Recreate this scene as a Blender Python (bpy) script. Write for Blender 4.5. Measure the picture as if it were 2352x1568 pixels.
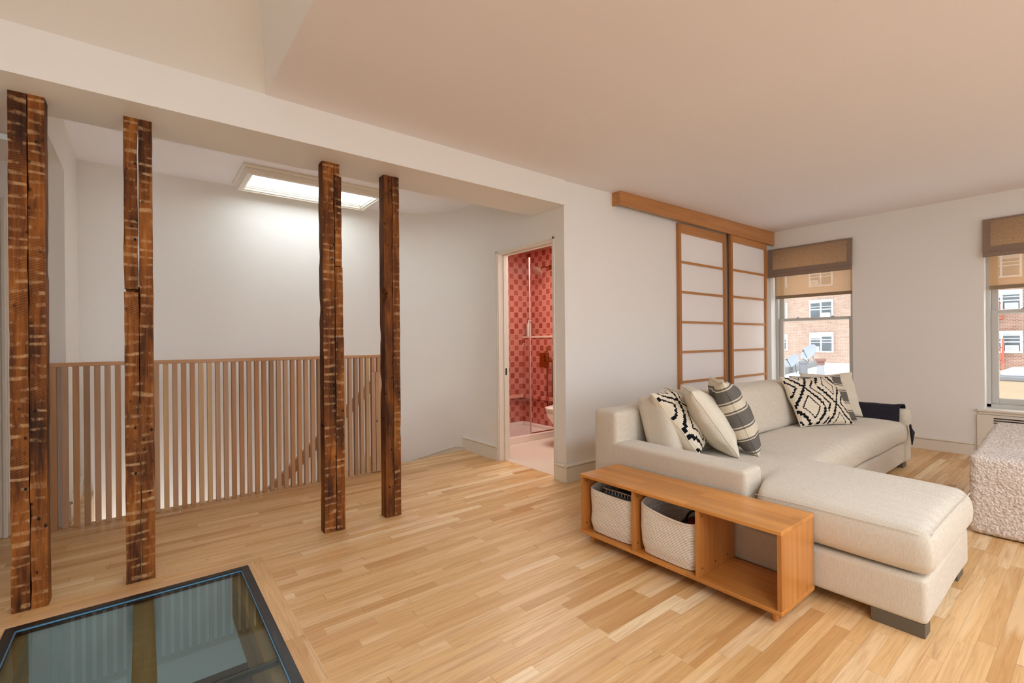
import bpy, bmesh, math, random
from mathutils import Vector, Matrix, noise, Euler
from math import sin, cos, pi, radians, floor, sqrt

S = bpy.context.scene
for o in list(bpy.data.objects):
    bpy.data.objects.remove(o)
C = S.collection

# ------------------------------------------------------------------ camera
F_PX, YAW, ROLL, EYE = 1080.3, 0.66576, -0.0095, 1.2
cam_d = bpy.data.cameras.new('camera')
cam_d.sensor_width = 36.0
cam_d.lens = F_PX / 2352 * 36
cam_d.clip_start = 0.02
cam_d.clip_end = 400
cam = bpy.data.objects.new('camera', cam_d)
C.objects.link(cam)
_r = Vector((cos(YAW), -sin(YAW), 0)); _w = Vector((sin(YAW), cos(YAW), 0)); _u = Vector((0, 0, 1))
_r2 = _r * cos(ROLL) + _u * sin(ROLL); _u2 = _u * cos(ROLL) - _r * sin(ROLL)
cam.matrix_world = Matrix(((_r2.x, _u2.x, -_w.x, 0), (_r2.y, _u2.y, -_w.y, 0), (_r2.z, _u2.z, -_w.z, EYE), (0, 0, 0, 1)))
S.camera = cam

# ------------------------------------------------------------------ world, lights, exposure
S.view_settings.view_transform = 'Standard'
S.view_settings.look = 'None'
S.view_settings.gamma = 1
S.view_settings.use_curve_mapping = False
S.view_settings.exposure = 0.12
W = bpy.data.worlds.new('world'); S.world = W; W.use_nodes = True
W.node_tree.nodes['Background'].inputs[0].default_value = (0.90, 0.95, 1.0, 1)
W.node_tree.nodes['Background'].inputs[1].default_value = 2.9
S.cycles.max_bounces = 10
S.cycles.diffuse_bounces = 6
S.cycles.transparent_max_bounces = 16
S.cycles.sample_clamp_indirect = 6.0
S.cycles.caustics_reflective = False
S.cycles.caustics_refractive = False


def area(name, loc, rot, sx, sy, power, color=(1, 1, 1), portal=False):
    d = bpy.data.lights.new(name, 'AREA'); d.shape = 'RECTANGLE'; d.size = sx; d.size_y = sy
    d.energy = power; d.color = color
    if portal: d.cycles.is_portal = True
    o = bpy.data.objects.new(name, d); C.objects.link(o); o.location = loc; o.rotation_euler = rot
    return o


# added fill behind the camera; daylight in stair skylight, well and side windows
for x, e in ((-1.1, 20), (1.9, 27), (4.9, 2)):
    area('window_daylight', (x, -3.14, 1.5), (radians(90), 0, 0), 1.5, 1.7, e, (0.80, 0.86, 1.0))  # unseen fill lights added outside the rear openings to brighten the room
for x, e in ((0.3, 44), (2.6, 44)):
    area('rear_skylight_daylight', (x, -0.95, 2.54), (0, 0, 0), 1.5, 1.0, e, (0.74, 0.85, 1.0))  # overhead fill added below the ceiling to brighten the floor; no skylight there
area('skylight_daylight', (1.26, 4.63, 3.02), (0, 0, 0), 1.0, 0.40, 21, (0.78, 0.89, 1.0))
area('well_daylight', (-0.85, 0.95, 3.26), (0, 0, 0), 1.4, 0.5, 4, (0.88, 0.92, 1.0))
area('portal_window', (6.92, 2.35, 1.35), (0, radians(90), 0), 1.7, 0.9, 1, portal=True)
area('portal_window', (6.92, 0.33, 1.35), (0, radians(90), 0), 1.7, 0.9, 1, portal=True)


def bulb(name, loc, power, color, r=0.05):
    d = bpy.data.lights.new(name, 'POINT'); d.energy = power; d.color = color; d.shadow_soft_size = r
    o = bpy.data.objects.new(name, d); C.objects.link(o); o.location = loc
    return o


area('bath_lamp', (3.55, 3.9, 2.42), (0, 0, 0), 0.5, 0.8, 30, (0.95, 0.92, 0.88))
area('lower_floor_lamp', (0.0, 1.2, -1.9), (radians(120), 0, 0), 1.2, 0.6, 22, (0.80, 0.92, 1.0))  # unseen fill added to brighten the space under the glass floor
area('lower_stair_lamp', (0.1, 4.45, -1.5), (radians(150), 0, 0), 0.9, 0.3, 34, (0.90, 0.94, 1.0))  # hidden fill added to brighten the stair wall behind the slats

# ------------------------------------------------------------------ helpers
def tag(o, label=None, cat=None, group=None, kind=None):
    if label: o['label'] = label
    if cat: o['category'] = cat
    if group: o['group'] = group
    if kind: o['kind'] = kind
    return o


def thing(name, label, cat, loc=(0, 0, 0), rz=0, group=None):
    o = bpy.data.objects.new(name, None); C.objects.link(o)
    o.location = loc; o.rotation_euler = (0, 0, rz); o.empty_display_size = 0.05
    return tag(o, label, cat, group)


def obj(name, bm, mats, parent=None, smooth=False, loc=None, label=None):
    """bm in world coordinates; with an unrotated parent it is shifted to the parent's frame."""
    if not isinstance(mats, (list, tuple)): mats = [mats]
    off = Vector((0, 0, 0))
    if parent is not None:
        p = parent
        while p is not None:
            off += Vector(p.location); p = p.parent
    if loc is not None: off2 = Vector(loc)
    else: off2 = Vector((0, 0, 0))
    bmesh.ops.translate(bm, verts=bm.verts, vec=-(off + off2))
    bmesh.ops.recalc_face_normals(bm, faces=bm.faces)
    me = bpy.data.meshes.new(name); bm.to_mesh(me); bm.free()
    for m in mats: me.materials.append(m)
    if smooth:
        for p in me.polygons: p.use_smooth = True
        if smooth != 'all': me.set_sharp_from_angle(angle=radians(40))
    o = bpy.data.objects.new(name, me); C.objects.link(o)
    o.location = off2
    if parent is not None: o.parent = parent
    if label: o['label'] = label
    return o


def struct(name, bm, mats, smooth=False, parent=None):
    o = obj(name, bm, mats, parent, smooth)
    if parent is None: o['kind'] = 'structure'
    return o


def NB(): return bmesh.new()


def box(bm, x0, x1, y0, y1, z0, z1, bev=0.0, seg=2, mat=0):
    n0 = len(bm.faces)
    r = bmesh.ops.create_cube(bm, size=1.0)
    vs = r['verts']
    for v in vs:
        v.co = Vector((x0 + (v.co.x + .5) * (x1 - x0), y0 + (v.co.y + .5) * (y1 - y0), z0 + (v.co.z + .5) * (z1 - z0)))
    fs = set(f for v in vs for f in v.link_faces)
    if mat:
        for f in fs: f.material_index = mat
    if bev > 0:
        es = list(set(e for v in vs for e in v.link_edges))
        rr = bmesh.ops.bevel(bm, geom=es, offset=bev, segments=seg, profile=0.5, affect='EDGES')
        if mat:
            for f in rr['faces']: f.material_index = mat
    return bm


def quad(bm, pts, mat=0):
    f = bm.faces.new([bm.verts.new(p) for p in pts]); f.material_index = mat
    return f


def prism(bm, pts, vec, mat=0):
    """extrude a flat polygon (list of 3D points) along vec"""
    a = [bm.verts.new(p) for p in pts]; b = [bm.verts.new(Vector(p) + Vector(vec)) for p in pts]
    n = len(a)
    fs = [bm.faces.new(a), bm.faces.new(list(reversed(b)))]
    for i in range(n):
        fs.append(bm.faces.new([a[i], a[(i + 1) % n], b[(i + 1) % n], b[i]][::-1]))
    for f in fs: f.material_index = mat


def lathe(bm, prof, center, axis=(0, 0, 1), n=24, caps=True):
    """prof: list of (radius, height along axis)"""
    ax = Vector(axis).normalized()
    t = Vector((1, 0, 0)) if abs(ax.x) < .9 else Vector((0, 1, 0))
    a = ax.cross(t).normalized(); b = ax.cross(a)
    rings = []
    for r, h in prof:
        rings.append([bm.verts.new(Vector(center) + ax * h + (a * cos(2 * pi * i / n) + b * sin(2 * pi * i / n)) * max(r, 1e-4)) for i in range(n)])
    for k in range(len(rings) - 1):
        for i in range(n):
            bm.faces.new([rings[k][i], rings[k][(i + 1) % n], rings[k + 1][(i + 1) % n], rings[k + 1][i]])
    if caps:
        bm.faces.new(rings[0][::-1]); bm.faces.new(rings[-1])


def tube(bm, pts, r, n=10, closed=False):
    pts = [Vector(p) for p in pts]; m = len(pts); rings = []
    prev = None
    for i, p in enumerate(pts):
        if closed: d = (pts[(i + 1) % m] - pts[i - 1]).normalized()
        else: d = (pts[min(i + 1, m - 1)] - pts[max(i - 1, 0)]).normalized()
        if prev is None:
            t = Vector((0, 0, 1)) if abs(d.z) < .9 else Vector((1, 0, 0))
            a = d.cross(t).normalized()
        else:
            a = (prev - d * prev.dot(d)).normalized()
        prev = a; b = d.cross(a)
        rr = r[i] if isinstance(r, (list, tuple)) else r
        rings.append([bm.verts.new(p + (a * cos(2 * pi * k / n) + b * sin(2 * pi * k / n)) * rr) for k in range(n)])
    for i in range(m if closed else m - 1):
        A, B = rings[i], rings[(i + 1) % m]
        for k in range(n):
            bm.faces.new([A[k], A[(k + 1) % n], B[(k + 1) % n], B[k]])
    if not closed:
        bm.faces.new(rings[0][::-1]); bm.faces.new(rings[-1])


def softbox(bm, x0, x1, y0, y1, z0, z1, r, step=0.03, disp=None):
    """a box with generously rounded edges, gridded for displacement"""
    P = {}

    def lin(a, b):
        n = max(4, int((b - a) / step)); rr = min(r, (b - a) / 2 - 1e-4)
        s = [a + rr * (1 - cos(pi / 2 * k / 4)) for k in range(4)]
        e = [b - rr * (1 - cos(pi / 2 * k / 4)) for k in range(4)][::-1]
        mid = [a + rr + (b - a - 2 * rr) * k / n for k in range(n + 1)]
        return s + mid + e
    X, Y, Z = lin(x0, x1), lin(y0, y1), lin(z0, z1)

    def vert(x, y, z):
        k = (round(x, 5), round(y, 5), round(z, 5))
        if k not in P:
            rr = min(r, (x1 - x0) / 2 - 1e-4, (y1 - y0) / 2 - 1e-4, (z1 - z0) / 2 - 1e-4)
            p = Vector((x, y, z))
            q = Vector((min(max(x, x0 + rr), x1 - rr), min(max(y, y0 + rr), y1 - rr), min(max(z, z0 + rr), z1 - rr)))
            d = p - q
            # spherify: keep position on the rounded surface
            if d.length > 1e-9:
                p = q + d.normalized() * rr
            if disp: p = disp(p)
            P[k] = bm.verts.new(p)
        return P[k]
    for (A, B, fn) in ((X, Y, lambda a, b: (a, b, z0)), (X, Y, lambda a, b: (a, b, z1)), (X, Z, lambda a, b: (a, y0, b)),
                       (X, Z, lambda a, b: (a, y1, b)), (Y, Z, lambda a, b: (x0, a, b)), (Y, Z, lambda a, b: (x1, a, b))):
        for i in range(len(A) - 1):
            for j in range(len(B) - 1):
                vs = [vert(*fn(A[i], B[j])), vert(*fn(A[i + 1], B[j])), vert(*fn(A[i + 1], B[j + 1])), vert(*fn(A[i], B[j + 1]))]
                if len(set(vs)) == 4:
                    try: bm.faces.new(vs)
                    except ValueError: pass
    return bm


def sm(a, b, x):
    t = min(max((x - a) / (b - a), 0), 1)
    return t * t * (3 - 2 * t)


# ------------------------------------------------------------------ materials
def lin(h):
    h = h.lstrip('#'); c = [int(h[i:i + 2], 16) / 255 for i in (0, 2, 4)]
    return tuple((v / 12.92 if v <= .04045 else ((v + .055) / 1.055) ** 2.4) for v in c) + (1,)


class NT:
    def __init__(s, name):
        s.m = bpy.data.materials.new(name); s.m.use_nodes = True; s.t = s.m.node_tree; s.b = s.t.nodes['Principled BSDF']

    def n(s, typ, **kw):
        x = s.t.nodes.new(typ)
        for k, v in kw.items():
            if k.startswith('i_'): x.inputs[k[2:].replace('_', ' ')].default_value = v
            else: setattr(x, k, v)
        return x

    def l(s, a, b): s.t.links.new(a, b)

    def math(s, op, a, b=None, c=None):
        x = s.n('ShaderNodeMath', operation=op)
        for i, v in enumerate((a, b, c)):
            if v is None: continue
            if isinstance(v, (int, float)): x.inputs[i].default_value = v
            else: s.l(v, x.inputs[i])
        return x.outputs[0]

    def mix(s, f, a, b, blend='MIX'):
        x = s.n('ShaderNodeMix', data_type='RGBA', blend_type=blend)
        for i, v in ((0, f), (6, a), (7, b)):
            if isinstance(v, (int, float)): x.inputs[i].default_value = v
            elif isinstance(v, tuple): x.inputs[i].default_value = v
            else: s.l(v, x.inputs[i])
        return x.outputs[2]

    def ramp(s, f, stops, interp='LINEAR'):
        x = s.n('ShaderNodeValToRGB'); x.color_ramp.interpolation = interp
        e = x.color_ramp.elements
        while len(e) < len(stops): e.new(0.5)
        for k, (p, c) in enumerate(stops): e[k].position = p; e[k].color = c if len(c) == 4 else tuple(c) + (1,)
        s.l(f, x.inputs[0]); return x.outputs[0]

    def coord(s, scale=(1, 1, 1), rot=(0, 0, 0), kind='Object', loc=(0, 0, 0)):
        a = s.n('ShaderNodeTexCoord'); m = s.n('ShaderNodeMapping')
        m.inputs['Scale'].default_value = scale; m.inputs['Rotation'].default_value = rot; m.inputs['Location'].default_value = loc
        s.l(a.outputs[kind], m.inputs[0]); return m.outputs[0]

    def noise(s, vec, scale=5, detail=4, rough=.55, dist=0):
        x = s.n('ShaderNodeTexNoise'); s.l(vec, x.inputs['Vector'])
        x.inputs['Scale'].default_value = scale; x.inputs['Detail'].default_value = detail
        x.inputs['Roughness'].default_value = rough; x.inputs['Distortion'].default_value = dist
        return x.outputs[0]

    def bump(s, h, strength=.2, dist=.005):
        x = s.n('ShaderNodeBump'); x.inputs['Strength'].default_value = strength; x.inputs['Distance'].default_value = dist
        s.l(h, x.inputs['Height']); s.l(x.outputs[0], s.b.inputs['Normal'])

    def col(s, c):
        if isinstance(c, tuple): s.b.inputs['Base Color'].default_value = c
        else: s.l(c, s.b.inputs['Base Color'])

    def rough(s, r):
        if isinstance(r, (int, float)): s.b.inputs['Roughness'].default_value = r
        else: s.l(r, s.b.inputs['Roughness'])


def plain(name, hexc, rough=.5, metal=0, var=.04, scale=6, bump=0, bscale=80, spec=None):
    t = NT(name); c = lin(hexc)
    v = t.coord(); nz = t.noise(v, scale, 3)
    d = tuple(max(0, x * (1 - var * 2)) for x in c[:3]) + (1,)
    t.col(t.mix(nz, d, tuple(min(1, x * (1 + var)) for x in c[:3]) + (1,)))
    t.rough(rough); t.b.inputs['Metallic'].default_value = metal
    if spec is not None: t.b.inputs['Specular IOR Level'].default_value = spec
    if bump: t.bump(t.noise(v, bscale, 3), bump, .003)
    return t.m


def paint(name, hexc, rough=.6):
    t = NT(name); v = t.coord()
    n1 = t.noise(v, 1.3, 3); c = lin(hexc)
    t.col(t.mix(n1, tuple(x * .985 for x in c[:3]) + (1,), tuple(min(x * 1.01, 1) for x in c[:3]) + (1,)))
    t.rough(rough)
    t.bump(t.noise(v, 4.0, 5, .5), .12, .01)
    return t.m


def wood(name, c1, c2, axis='X', rough=.4, scale=1.0, c3=None, contrast=1.0, staves=None, spread=.16):
    """straight grain along axis; staves=(width axis index, width, length) gives glued staves"""
    t = NT(name); k = 26 * scale; s = {'X': (1.1 * scale, k, k), 'Y': (k, 1.1 * scale, k), 'Z': (k, k, 1.1 * scale)}[axis]
    v = t.coord(s)
    n1 = t.noise(v, 1.0, 6, .6, .6)
    s2 = {'X': (.5, 5, 5), 'Y': (5, .5, 5), 'Z': (5, 5, .5)}[axis]
    n2 = t.noise(t.coord(s2), 1.5, 3)
    f = t.math('ADD', t.math('MULTIPLY', n1, .6), t.math('MULTIPLY', n2, .4))
    col = t.ramp(f, [(.5 - spread / contrast, lin(c1)), (.5 + spread / contrast, lin(c2))])
    if staves:
        ai, wdt, ln = staves
        sep = t.n('ShaderNodeSeparateXYZ'); t.l(t.coord(), sep.inputs[0])
        li = 'XYZ'.index(axis)
        row = t.math('FLOOR', t.math('DIVIDE', sep.outputs[ai], wdt))
        wn = t.n('ShaderNodeTexWhiteNoise', noise_dimensions='1D'); t.l(row, wn.inputs['W'])
        idx = t.math('FLOOR', t.math('ADD', t.math('DIVIDE', sep.outputs[li], ln), t.math('MULTIPLY', wn.outputs[0], 9)))
        cb = t.n('ShaderNodeCombineXYZ'); t.l(row, cb.inputs[0]); t.l(idx, cb.inputs[1])
        w2 = t.n('ShaderNodeTexWhiteNoise', noise_dimensions='2D'); t.l(cb.outputs[0], w2.inputs['Vector'])
        hsv = t.n('ShaderNodeHueSaturation'); t.l(col, hsv.inputs['Color'])
        t.l(t.math('ADD', t.math('MULTIPLY', w2.outputs[0], .26), .86), hsv.inputs['Value']); col = hsv.outputs[0]
    t.col(col); t.rough(rough); t.bump(n1, .08, .002)
    return t.m


def floor_wood(name, along='X'):
    t = NT(name); sep = t.n('ShaderNodeSeparateXYZ'); t.l(t.coord(), sep.inputs[0])
    L, A = (sep.outputs[0], sep.outputs[1]) if along == 'X' else (sep.outputs[1], sep.outputs[0])
    wd, ln = (.0555, .62) if along == 'X' else (.30, .55)
    ry = t.math('DIVIDE', A, wd); row = t.math('FLOOR', ry)
    wn = t.n('ShaderNodeTexWhiteNoise', noise_dimensions='1D'); t.l(row, wn.inputs['W'])
    lx = t.math('ADD', t.math('DIVIDE', L, ln), t.math('MULTIPLY', wn.outputs[0], 13.7))
    # uneven lengths
    lx2 = t.math('ADD', lx, t.math('MULTIPLY', t.math('SINE', t.math('MULTIPLY', lx, 2.3)), .33))
    idx = t.math('FLOOR', lx2)
    cb = t.n('ShaderNodeCombineXYZ'); t.l(row, cb.inputs[0]); t.l(idx, cb.inputs[1])
    w2 = t.n('ShaderNodeTexWhiteNoise', noise_dimensions='2D'); t.l(cb.outputs[0], w2.inputs['Vector'])
    r1 = w2.outputs[0]
    sc = t.n('ShaderNodeSeparateColor'); t.l(w2.outputs[1], sc.inputs[0]); r2 = sc.outputs[1]
    base = t.ramp(r1, [(0, lin('c4935a')), (.12, lin('d3a76e')), (.35, lin('deb47b')), (.6, lin('e1b983')), (.85, lin('e4c08e')), (.95, lin('f2d8ac')), (1, lin('ce9b62'))])
    # grain, different on every board
    g = t.n('ShaderNodeCombineXYZ')
    t.l(t.math('ADD', t.math('MULTIPLY', L, 1.6), t.math('MULTIPLY', r1, 37)), g.inputs[0])
    t.l(t.math('MULTIPLY', A, 34), g.inputs[1]); t.l(t.math('MULTIPLY', r2, 21), g.inputs[2])
    gn = t.noise(g.outputs[0], 1.6, 7, .62, 1.1)
    col = t.mix(t.math('MULTIPLY', t.ramp(gn, [(.42, (0, 0, 0)), (.68, (1, 1, 1))]), .42), base, lin('a8703a'))
    # pale sapwood figures on some boards
    g2 = t.n('ShaderNodeCombineXYZ'); t.l(t.math('ADD', t.math('MULTIPLY', L, 1.0), t.math('MULTIPLY', r2, 50)), g2.inputs[0])
    t.l(t.math('MULTIPLY', A, 12), g2.inputs[1]); t.l(t.math('MULTIPLY', r1, 50), g2.inputs[2])
    sap = t.ramp(t.noise(g2.outputs[0], 1.0, 2, .5, .3), [(.60, (0, 0, 0)), (.66, (1, 1, 1))])
    col = t.mix(t.math('MULTIPLY', sap, .45), col, lin('f0d2a4'))
    dk = t.ramp(t.noise(g2.outputs[0], 2.1, 5, .6, 1.5), [(.30, (1, 1, 1)), (.38, (0, 0, 0))])
    col = t.mix(t.math('MULTIPLY', dk, .35), col, lin('8c5a30'))
    # knots
    vo = t.n('ShaderNodeTexVoronoi'); t.l(t.coord((1, 1.6, 1) if along == 'X' else (1.6, 1, 1)), vo.inputs['Vector']); vo.inputs['Scale'].default_value = 3.1
    kn = t.ramp(vo.outputs['Distance'], [(.012, (1, 1, 1)), (.035, (0, 0, 0))])
    col = t.mix(t.math('MULTIPLY', kn, .75), col, lin('5a3218'))
    # seams
    fy = t.math('FRACT', ry); fx = t.math('FRACT', lx2)
    e = t.math('MINIMUM', fy, t.math('SUBTRACT', 1, fy))
    s1 = t.math('LESS_THAN', e, .016 if along == 'X' else -1)
    ex = t.math('MINIMUM', fx, t.math('SUBTRACT', 1, fx))
    s2 = t.math('LESS_THAN', ex, .0018)
    seam = t.math('MAXIMUM', s1, s2)
    col = t.mix(t.math('MULTIPLY', seam, .35), col, lin('7a4c26'))
    t.col(col)
    t.rough(t.math('ADD', t.math('MULTIPLY', gn, .18), .30))
    h = t.math('SUBTRACT', t.math('MULTIPLY', gn, .25), t.math('MULTIPLY', seam, 1))
    t.bump(h, .15, .0015)
    return t.m


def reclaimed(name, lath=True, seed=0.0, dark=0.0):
    t = NT(name)
    v = t.coord((38, 38, 2.2), loc=(seed, seed, seed))
    n1 = t.noise(v, 1.0, 7, .65, .8)
    n2 = t.noise(t.coord((6, 6, 2.2), loc=(seed, 0, seed)), 1.2, 4, .6)
    f = t.math('ADD', t.math('MULTIPLY', n1, .42), t.math('MULTIPLY', n2, .58))
    col = t.ramp(f, [(.32, lin('1e0f06')), (.42, lin('4c2a12')), (.50, lin('764319')), (.58, lin('985c24')), (.70, lin('bd8746'))])
    # slanting saw marks
    wv = t.n('ShaderNodeTexWave', wave_type='BANDS', bands_direction='Z'); t.l(t.coord((1, 1, 1), (0, radians(24), 0)), wv.inputs['Vector'])
    wv.inputs['Scale'].default_value = 30; wv.inputs['Distortion'].default_value = 2.2; wv.inputs['Detail'].default_value = 3; wv.inputs['Detail Scale'].default_value = 2
    msk = t.ramp(t.noise(t.coord(loc=(seed, 1, 2)), 2.2, 2), [(.48, (0, 0, 0)), (.6, (1, 1, 1))])
    col = t.mix(t.math('MULTIPLY', t.math('MULTIPLY', t.math('SUBTRACT', 1, wv.outputs[1]), msk), .55), col, lin('2a160a'))
    # old plaster lath ghosts, unevenly spaced
    if lath:
        sp = t.n('ShaderNodeSeparateXYZ'); t.l(t.coord(), sp.inputs[0]); cz = t.n('ShaderNodeCombineXYZ'); zn = t.noise(t.coord((2, 2, 5), loc=(seed, 0, seed)), 1.0, 2)
        t.l(t.math('ADD', sp.outputs[2], t.math('MULTIPLY', zn, .11)), cz.inputs[2]); t.l(t.math('MULTIPLY', sp.outputs[0], .35), cz.inputs[0])
        w2 = t.n('ShaderNodeTexWave', wave_type='BANDS', bands_direction='Z'); t.l(cz.outputs[0], w2.inputs['Vector'])
        w2.inputs['Scale'].default_value = 6.4; w2.inputs['Distortion'].default_value = 1.6; w2.inputs['Detail'].default_value = 5; w2.inputs['Detail Scale'].default_value = 3.2; w2.inputs['Detail Roughness'].default_value = .7
        band = t.ramp(w2.outputs[1], [(.70, (0, 0, 0)), (.93, (1, 1, 1))])
        m2 = t.ramp(t.noise(t.coord((9, 9, 5), loc=(seed * 2, 3, 1)), 1.7, 6, .7), [(.46, (0, 0, 0)), (.62, (1, 1, 1))])
        col = t.mix(t.math('MULTIPLY', t.math('MULTIPLY', band, m2), .62), col, lin('cfa777'))
    # nail holes
    vo = t.n('ShaderNodeTexVoronoi'); t.l(t.coord((1.0, .02, .8), loc=(seed, 0, seed)), vo.inputs['Vector']); vo.inputs['Scale'].default_value = 24
    hole = t.ramp(vo.outputs['Distance'], [(.09, (1, 1, 1)), (.22, (0, 0, 0))])
    m3 = t.ramp(t.noise(t.coord((3, 3, 1), loc=(seed, seed, 0)), 3.0, 2), [(.47, (0, 0, 0)), (.53, (1, 1, 1))])
    hm = t.math('MULTIPLY', hole, m3)
    col = t.mix(hm, col, lin('0a0706'))
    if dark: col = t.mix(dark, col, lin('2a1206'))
    t.col(col); t.rough(.7); t.b.inputs['Specular IOR Level'].default_value = .22
    t.bump(t.math('SUBTRACT', n1, hm), .35, .004)
    return t.m


def linen(name, c1, c2, scale=1.0, slub=(40, 160, 300)):
    t = NT(name)
    a = t.noise(t.coord(tuple(x * scale for x in slub)), 1.0, 4, .6)
    b = t.noise(t.coord((300 * scale, 300 * scale, 40 * scale)), 1.0, 3, .6)
    m = t.math('ADD', t.math('MULTIPLY', a, .6), t.math('MULTIPLY', b, .4))
    t.col(t.ramp(m, [(.36, lin(c1)), (.62, lin(c2))])); t.rough(.92)
    t.b.inputs['Sheen Weight'].default_value = .25
    t.b.inputs['Specular IOR Level'].default_value = .15
    t.bump(m, .25, .0015)
    return t.m


def clear_glass(name, tint=(1, 1, 1, 1), refl=1.0, ior=1.5, rough=0.0):
    t = NT(name); o = t.t.nodes['Material Output']; t.t.nodes.remove(t.b)
    tr = t.n('ShaderNodeBsdfTransparent'); tr.inputs[0].default_value = tint
    gl = t.n('ShaderNodeBsdfGlossy'); gl.inputs['Roughness'].default_value = rough
    fr = t.n('ShaderNodeFresnel'); fr.inputs[0].default_value = ior
    ge = t.n('ShaderNodeNewGeometry')
    mx = t.n('ShaderNodeMixShader'); t.l(t.math('MULTIPLY', t.math('MULTIPLY', fr.outputs[0], refl), t.math('SUBTRACT', 1, ge.outputs['Backfacing'])), mx.inputs[0])
    t.l(tr.outputs[0], mx.inputs[1]); t.l(gl.outputs[0], mx.inputs[2]); t.l(mx.outputs[0], o.inputs[0])
    return t.m


def emit(name, c, s):
    t = NT(name); t.col((0, 0, 0, 1)); t.b.inputs['Emission Color'].default_value = c; t.b.inputs['Emission Strength'].default_value = s
    return t.m


def sheer(name, c, alpha):
    t = NT(name); o = t.t.nodes['Material Output']; t.t.nodes.remove(t.b)
    tr = t.n('ShaderNodeBsdfTransparent'); tl = t.n('ShaderNodeBsdfTranslucent'); df = t.n('ShaderNodeBsdfDiffuse')
    tl.inputs[0].default_value = c; df.inputs[0].default_value = c
    m1 = t.n('ShaderNodeMixShader'); m1.inputs[0].default_value = .5; t.l(tl.outputs[0], m1.inputs[1]); t.l(df.outputs[0], m1.inputs[2])
    m2 = t.n('ShaderNodeMixShader'); m2.inputs[0].default_value = alpha; t.l(tr.outputs[0], m2.inputs[1]); t.l(m1.outputs[0], m2.inputs[2])
    t.l(m2.outputs[0], o.inputs[0]); return t.m


def burlap(name, c1, c2, trans=.35):
    t = NT(name)
    a = t.noise(t.coord((60, 60, 420)), 1.0, 3, .6); b = t.noise(t.coord((420, 420, 60)), 1.0, 3, .6)
    col = t.ramp(t.math('ADD', t.math('MULTIPLY', a, .5), t.math('MULTIPLY', b, .5)), [(.4, lin(c1)), (.6, lin(c2))])
    t.col(col); t.rough(.95); t.b.inputs['Specular IOR Level'].default_value = .1
    o = t.t.nodes['Material Output']; tl = t.n('ShaderNodeBsdfTranslucent'); t.l(col, tl.inputs[0])
    m = t.n('ShaderNodeMixShader'); m.inputs[0].default_value = trans
    t.l(t.b.outputs[0], m.inputs[1]); t.l(tl.outputs[0], m.inputs[2]); t.l(m.outputs[0], o.inputs[0])
    return t.m


def tiles(name, axis):
    """square checker tile in two pinks with pale grout; axis is the wall normal"""
    t = NT(name); sep = t.n('ShaderNodeSeparateXYZ'); t.l(t.coord(), sep.inputs[0])
    u = sep.outputs[1] if axis == 'X' else sep.outputs[0]; z = sep.outputs[2]
    if axis == 'Z': u, z = sep.outputs[0], sep.outputs[1]
    s = .0765
    a = t.math('DIVIDE', u, s); b = t.math('DIVIDE', z, s)
    fa, fb = t.math('FLOOR', a), t.math('FLOOR', b)
    ck = t.math('MODULO', t.math('ADD', t.math('ADD', fa, fb), 1000), 2)
    cb = t.n('ShaderNodeCombineXYZ'); t.l(fa, cb.inputs[0]); t.l(fb, cb.inputs[1])
    w = t.n('ShaderNodeTexWhiteNoise', noise_dimensions='2D'); t.l(cb.outputs[0], w.inputs['Vector'])
    lt = t.ramp(w.outputs[0], [(0, lin('c47a6a')), (.5, lin('d08a7a')), (1, lin('cc8272'))])
    dk = t.ramp(w.outputs[0], [(0, lin('9c4636')), (.5, lin('ab5544')), (1, lin('b56050'))])
    col = t.mix(ck, lt, dk)
    ea = t.math('FRACT', a); eb = t.math('FRACT', b)
    e = t.math('MINIMUM', t.math('MINIMUM', ea, t.math('SUBTRACT', 1, ea)), t.math('MINIMUM', eb, t.math('SUBTRACT', 1, eb)))
    g = t.math('LESS_THAN', e, .022)
    col = t.mix(g, col, lin('dfa08e')); t.col(col)
    t.rough(t.math('ADD', t.math('MULTIPLY', g, .5), .16))
    t.bump(t.math('SUBTRACT', 1, g), .3, .002)
    return t.m


def brick(name, c1, c2, mortar, scale=1.0):
    t = NT(name); sep = t.n('ShaderNodeSeparateXYZ'); t.l(t.coord(), sep.inputs[0])
    cb = t.n('ShaderNodeCombineXYZ'); t.l(sep.outputs[1], cb.inputs[0]); t.l(sep.outputs[2], cb.inputs[1])
    b = t.n('ShaderNodeTexBrick'); t.l(cb.outputs[0], b.inputs[0])
    b.inputs['Color1'].default_value = lin(c1); b.inputs['Color2'].default_value = lin(c2); b.inputs['Mortar'].default_value = lin(mortar)
    b.inputs['Scale'].default_value = 2.0 * scale; b.inputs['Mortar Size'].default_value = .03; b.inputs['Brick Width'].default_value = .46; b.inputs['Row Height'].default_value = .19
    n = t.noise(t.coord(), .6, 4)
    hs = t.n('ShaderNodeHueSaturation'); t.l(b.outputs[0], hs.inputs['Color']); t.l(t.math('ADD', t.math('MULTIPLY', n, .5), .75), hs.inputs['Value'])
    t.col(hs.outputs[0]); t.rough(.9); return t.m


def ropey(name):
    t = NT(name)
    a = t.n('ShaderNodeAttribute', attribute_name='coil')
    h = t.math('ABSOLUTE', t.math('SINE', t.math('MULTIPLY', a.outputs['Fac'], pi)))
    col = t.ramp(h, [(.0, lin('c09a7a')), (.22, lin('e6d3bc')), (.45, lin('f6ecdc')), (1, lin('faf4e8'))])
    t.col(col); t.rough(.9); t.bump(h, .8, .004); return t.m


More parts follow.
